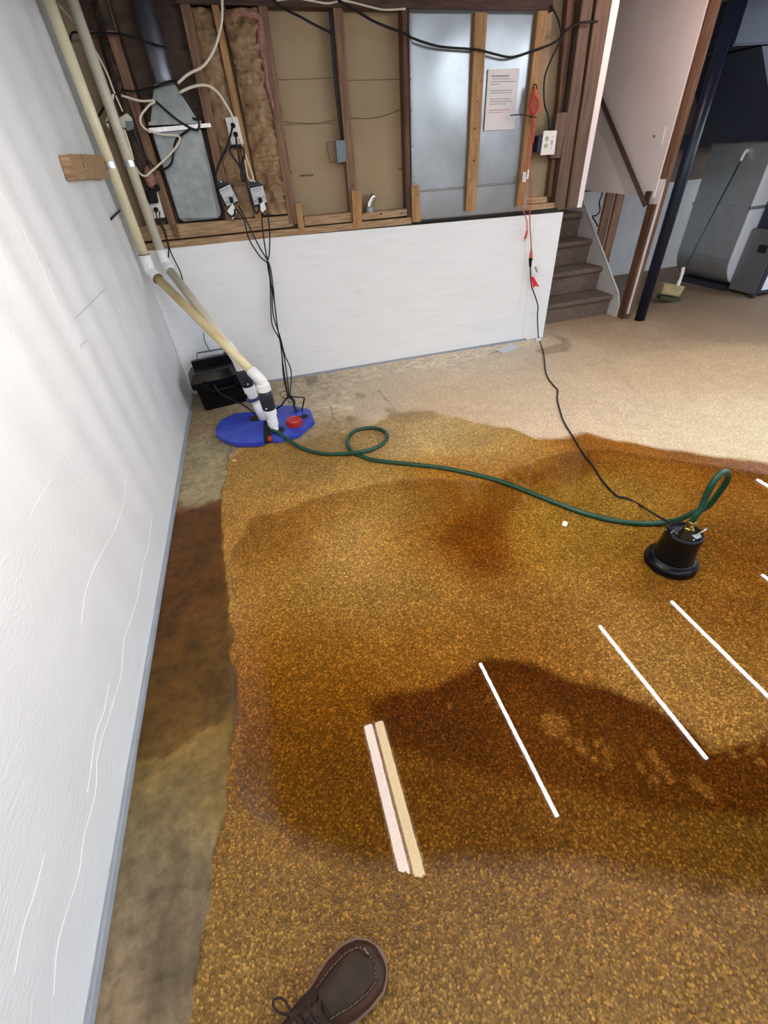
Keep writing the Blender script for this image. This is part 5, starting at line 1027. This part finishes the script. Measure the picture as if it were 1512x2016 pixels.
# ------------------------------------------------------------------ small debris
for q, lab in [([(975, 688), (1012, 676), (1022, 684), (990, 694)], 'grey scrap of channel lying at the foot of the foam board'), ([(1052, 662), (1062, 660), (1066, 668), (1056, 671)], 'white foam crumb at the lower right corner of the foam board')]:
    bm = B(); prism(bm, [fl(a, b, .012) for a, b in q], (0, 0, -.011), .001); tag(link('scrap', bm, M['trim_light'] if 'grey' in lab else M['crease']), lab, 'scrap')
for a, b, r, lab in [(461, 908, .018, 'small tan stone on the concrete beside the puddle'), (674, 852, .016, 'pale chip of mortar beside the hose loop'), (468, 891, .006, 'tiny pale crumb near the blue lid')]:
    bm = B(); bmesh.ops.create_icosphere(bm, subdivisions=2, radius=r)
    p = fl(a, b)
    for v in bm.verts: v.co = Vector((v.co.x * 1.2, v.co.y * .8, v.co.z * .35 + r * .3)) * (1 + .2 * mnoise.noise(v.co * 60)); v.co += p
    tag(link('stone_chip', bm, M['stone'], smooth=True), lab, 'stone')

# ------------------------------------------------------------------ lamps under the joists, some seen in reflection, some added as fill
def led(x, y0, y1, label):
    t = thing('led_lamp', label, 'lamp', (x, (y0 + y1) / 2, LAMP_Z)); 
    bm = B(); box(bm, x - .026, x + .026, y0 - .02, y1 + .02, LAMP_Z + .022, LAMP_Z + .055, .003); link('housing', bm, M['lampbody'], t)
    bm = B(); tube(bm, [(x, y0, LAMP_Z + .012), (x, y1, LAMP_Z + .012)], .015, 12, 1); link('tube', bm, M['led'], t, smooth=True)
    bm = B()
    for y in (y0 - .012, y1 + .012): box(bm, x - .018, x + .018, y - .008, y + .008, LAMP_Z - .004, LAMP_Z + .03, .002)
    link('end_cap', bm, M['lampbody'], t)
    bm = B()
    for y in (y0 + .2, y1 - .2): box(bm, x - .01, x + .01, y - .01, y + .01, LAMP_Z + .05, 2.3)
    link('hanger', bm, M['lampbody'], t)
led(1.20, .62, 1.875, 'thin white LED tube lamp nearest the left wrap fixture')
led(2.48, .62, 1.885, 'thin white LED tube lamp in the middle of the ceiling')
led(3.34, .64, 1.91, 'thin white LED tube lamp to the right of the middle one')
led(4.47, .64, 1.90, 'thin white LED tube lamp further right')
led(5.88, 1.95, 3.20, 'thin white LED tube lamp toward the furnace')
for x, w in ((.1, 'leftmost of the row behind the viewer'), (1.2, 'second of the row behind the viewer'), (2.48, 'third of the row behind the viewer'), (3.34, 'fourth of the row behind the viewer'), (4.47, 'fifth of the row behind the viewer')): led(x, -2.1, -.85, 'added LED fill tube, unseen, ' + w)  # row added out of view to brighten the back wall
led(7.0, .62, 1.88, 'added unseen LED fill tube near the right wall')  # this and the next lamp are added fill for the furnace side
led(7.0, 2.3, 3.55, 'added unseen LED fill tube at the far right corner')
t = thing('wrap_lamp', 'wide two-tube ceiling lamp with one pinkish and one yellow tube', 'lamp', (.105, 1.02, LAMP_Z))
bm = B(); box(bm, .0, .21, .38, 1.68, LAMP_Z + .035, LAMP_Z + .09, .006); link('housing', bm, M['lampbody'], t)
for x, m in ((.055, M['pink_tube']), (.15, M['warm_tube'])):
    bm = B(); tube(bm, [(x, .42, LAMP_Z + .012), (x, 1.64, LAMP_Z + .012)], .036, 16, 1, flat=.6); link('tube', bm, m, t, smooth=True)
bp = Vector((1.224, 1.332, 0)) * ((1.5 + 2.2) / 1.5); 
t = thing('bulb_lamp', 'round ceiling bulb in a white holder', 'lamp', (bp.x, bp.y, 2.2))
bm = B(); bmesh.ops.create_uvsphere(bm, u_segments=20, v_segments=12, radius=.03); bmesh.ops.translate(bm, verts=bm.verts, vec=(bp.x, bp.y, 2.2)); link('bulb', bm, M['bulb'], t, smooth=True)
bm = B(); lathe(bm, [(.02, 2.222), (.045, 2.25), (.05, 2.3)], (bp.x, bp.y, 0)); link('holder', bm, M['lampbody'], t, smooth=True)
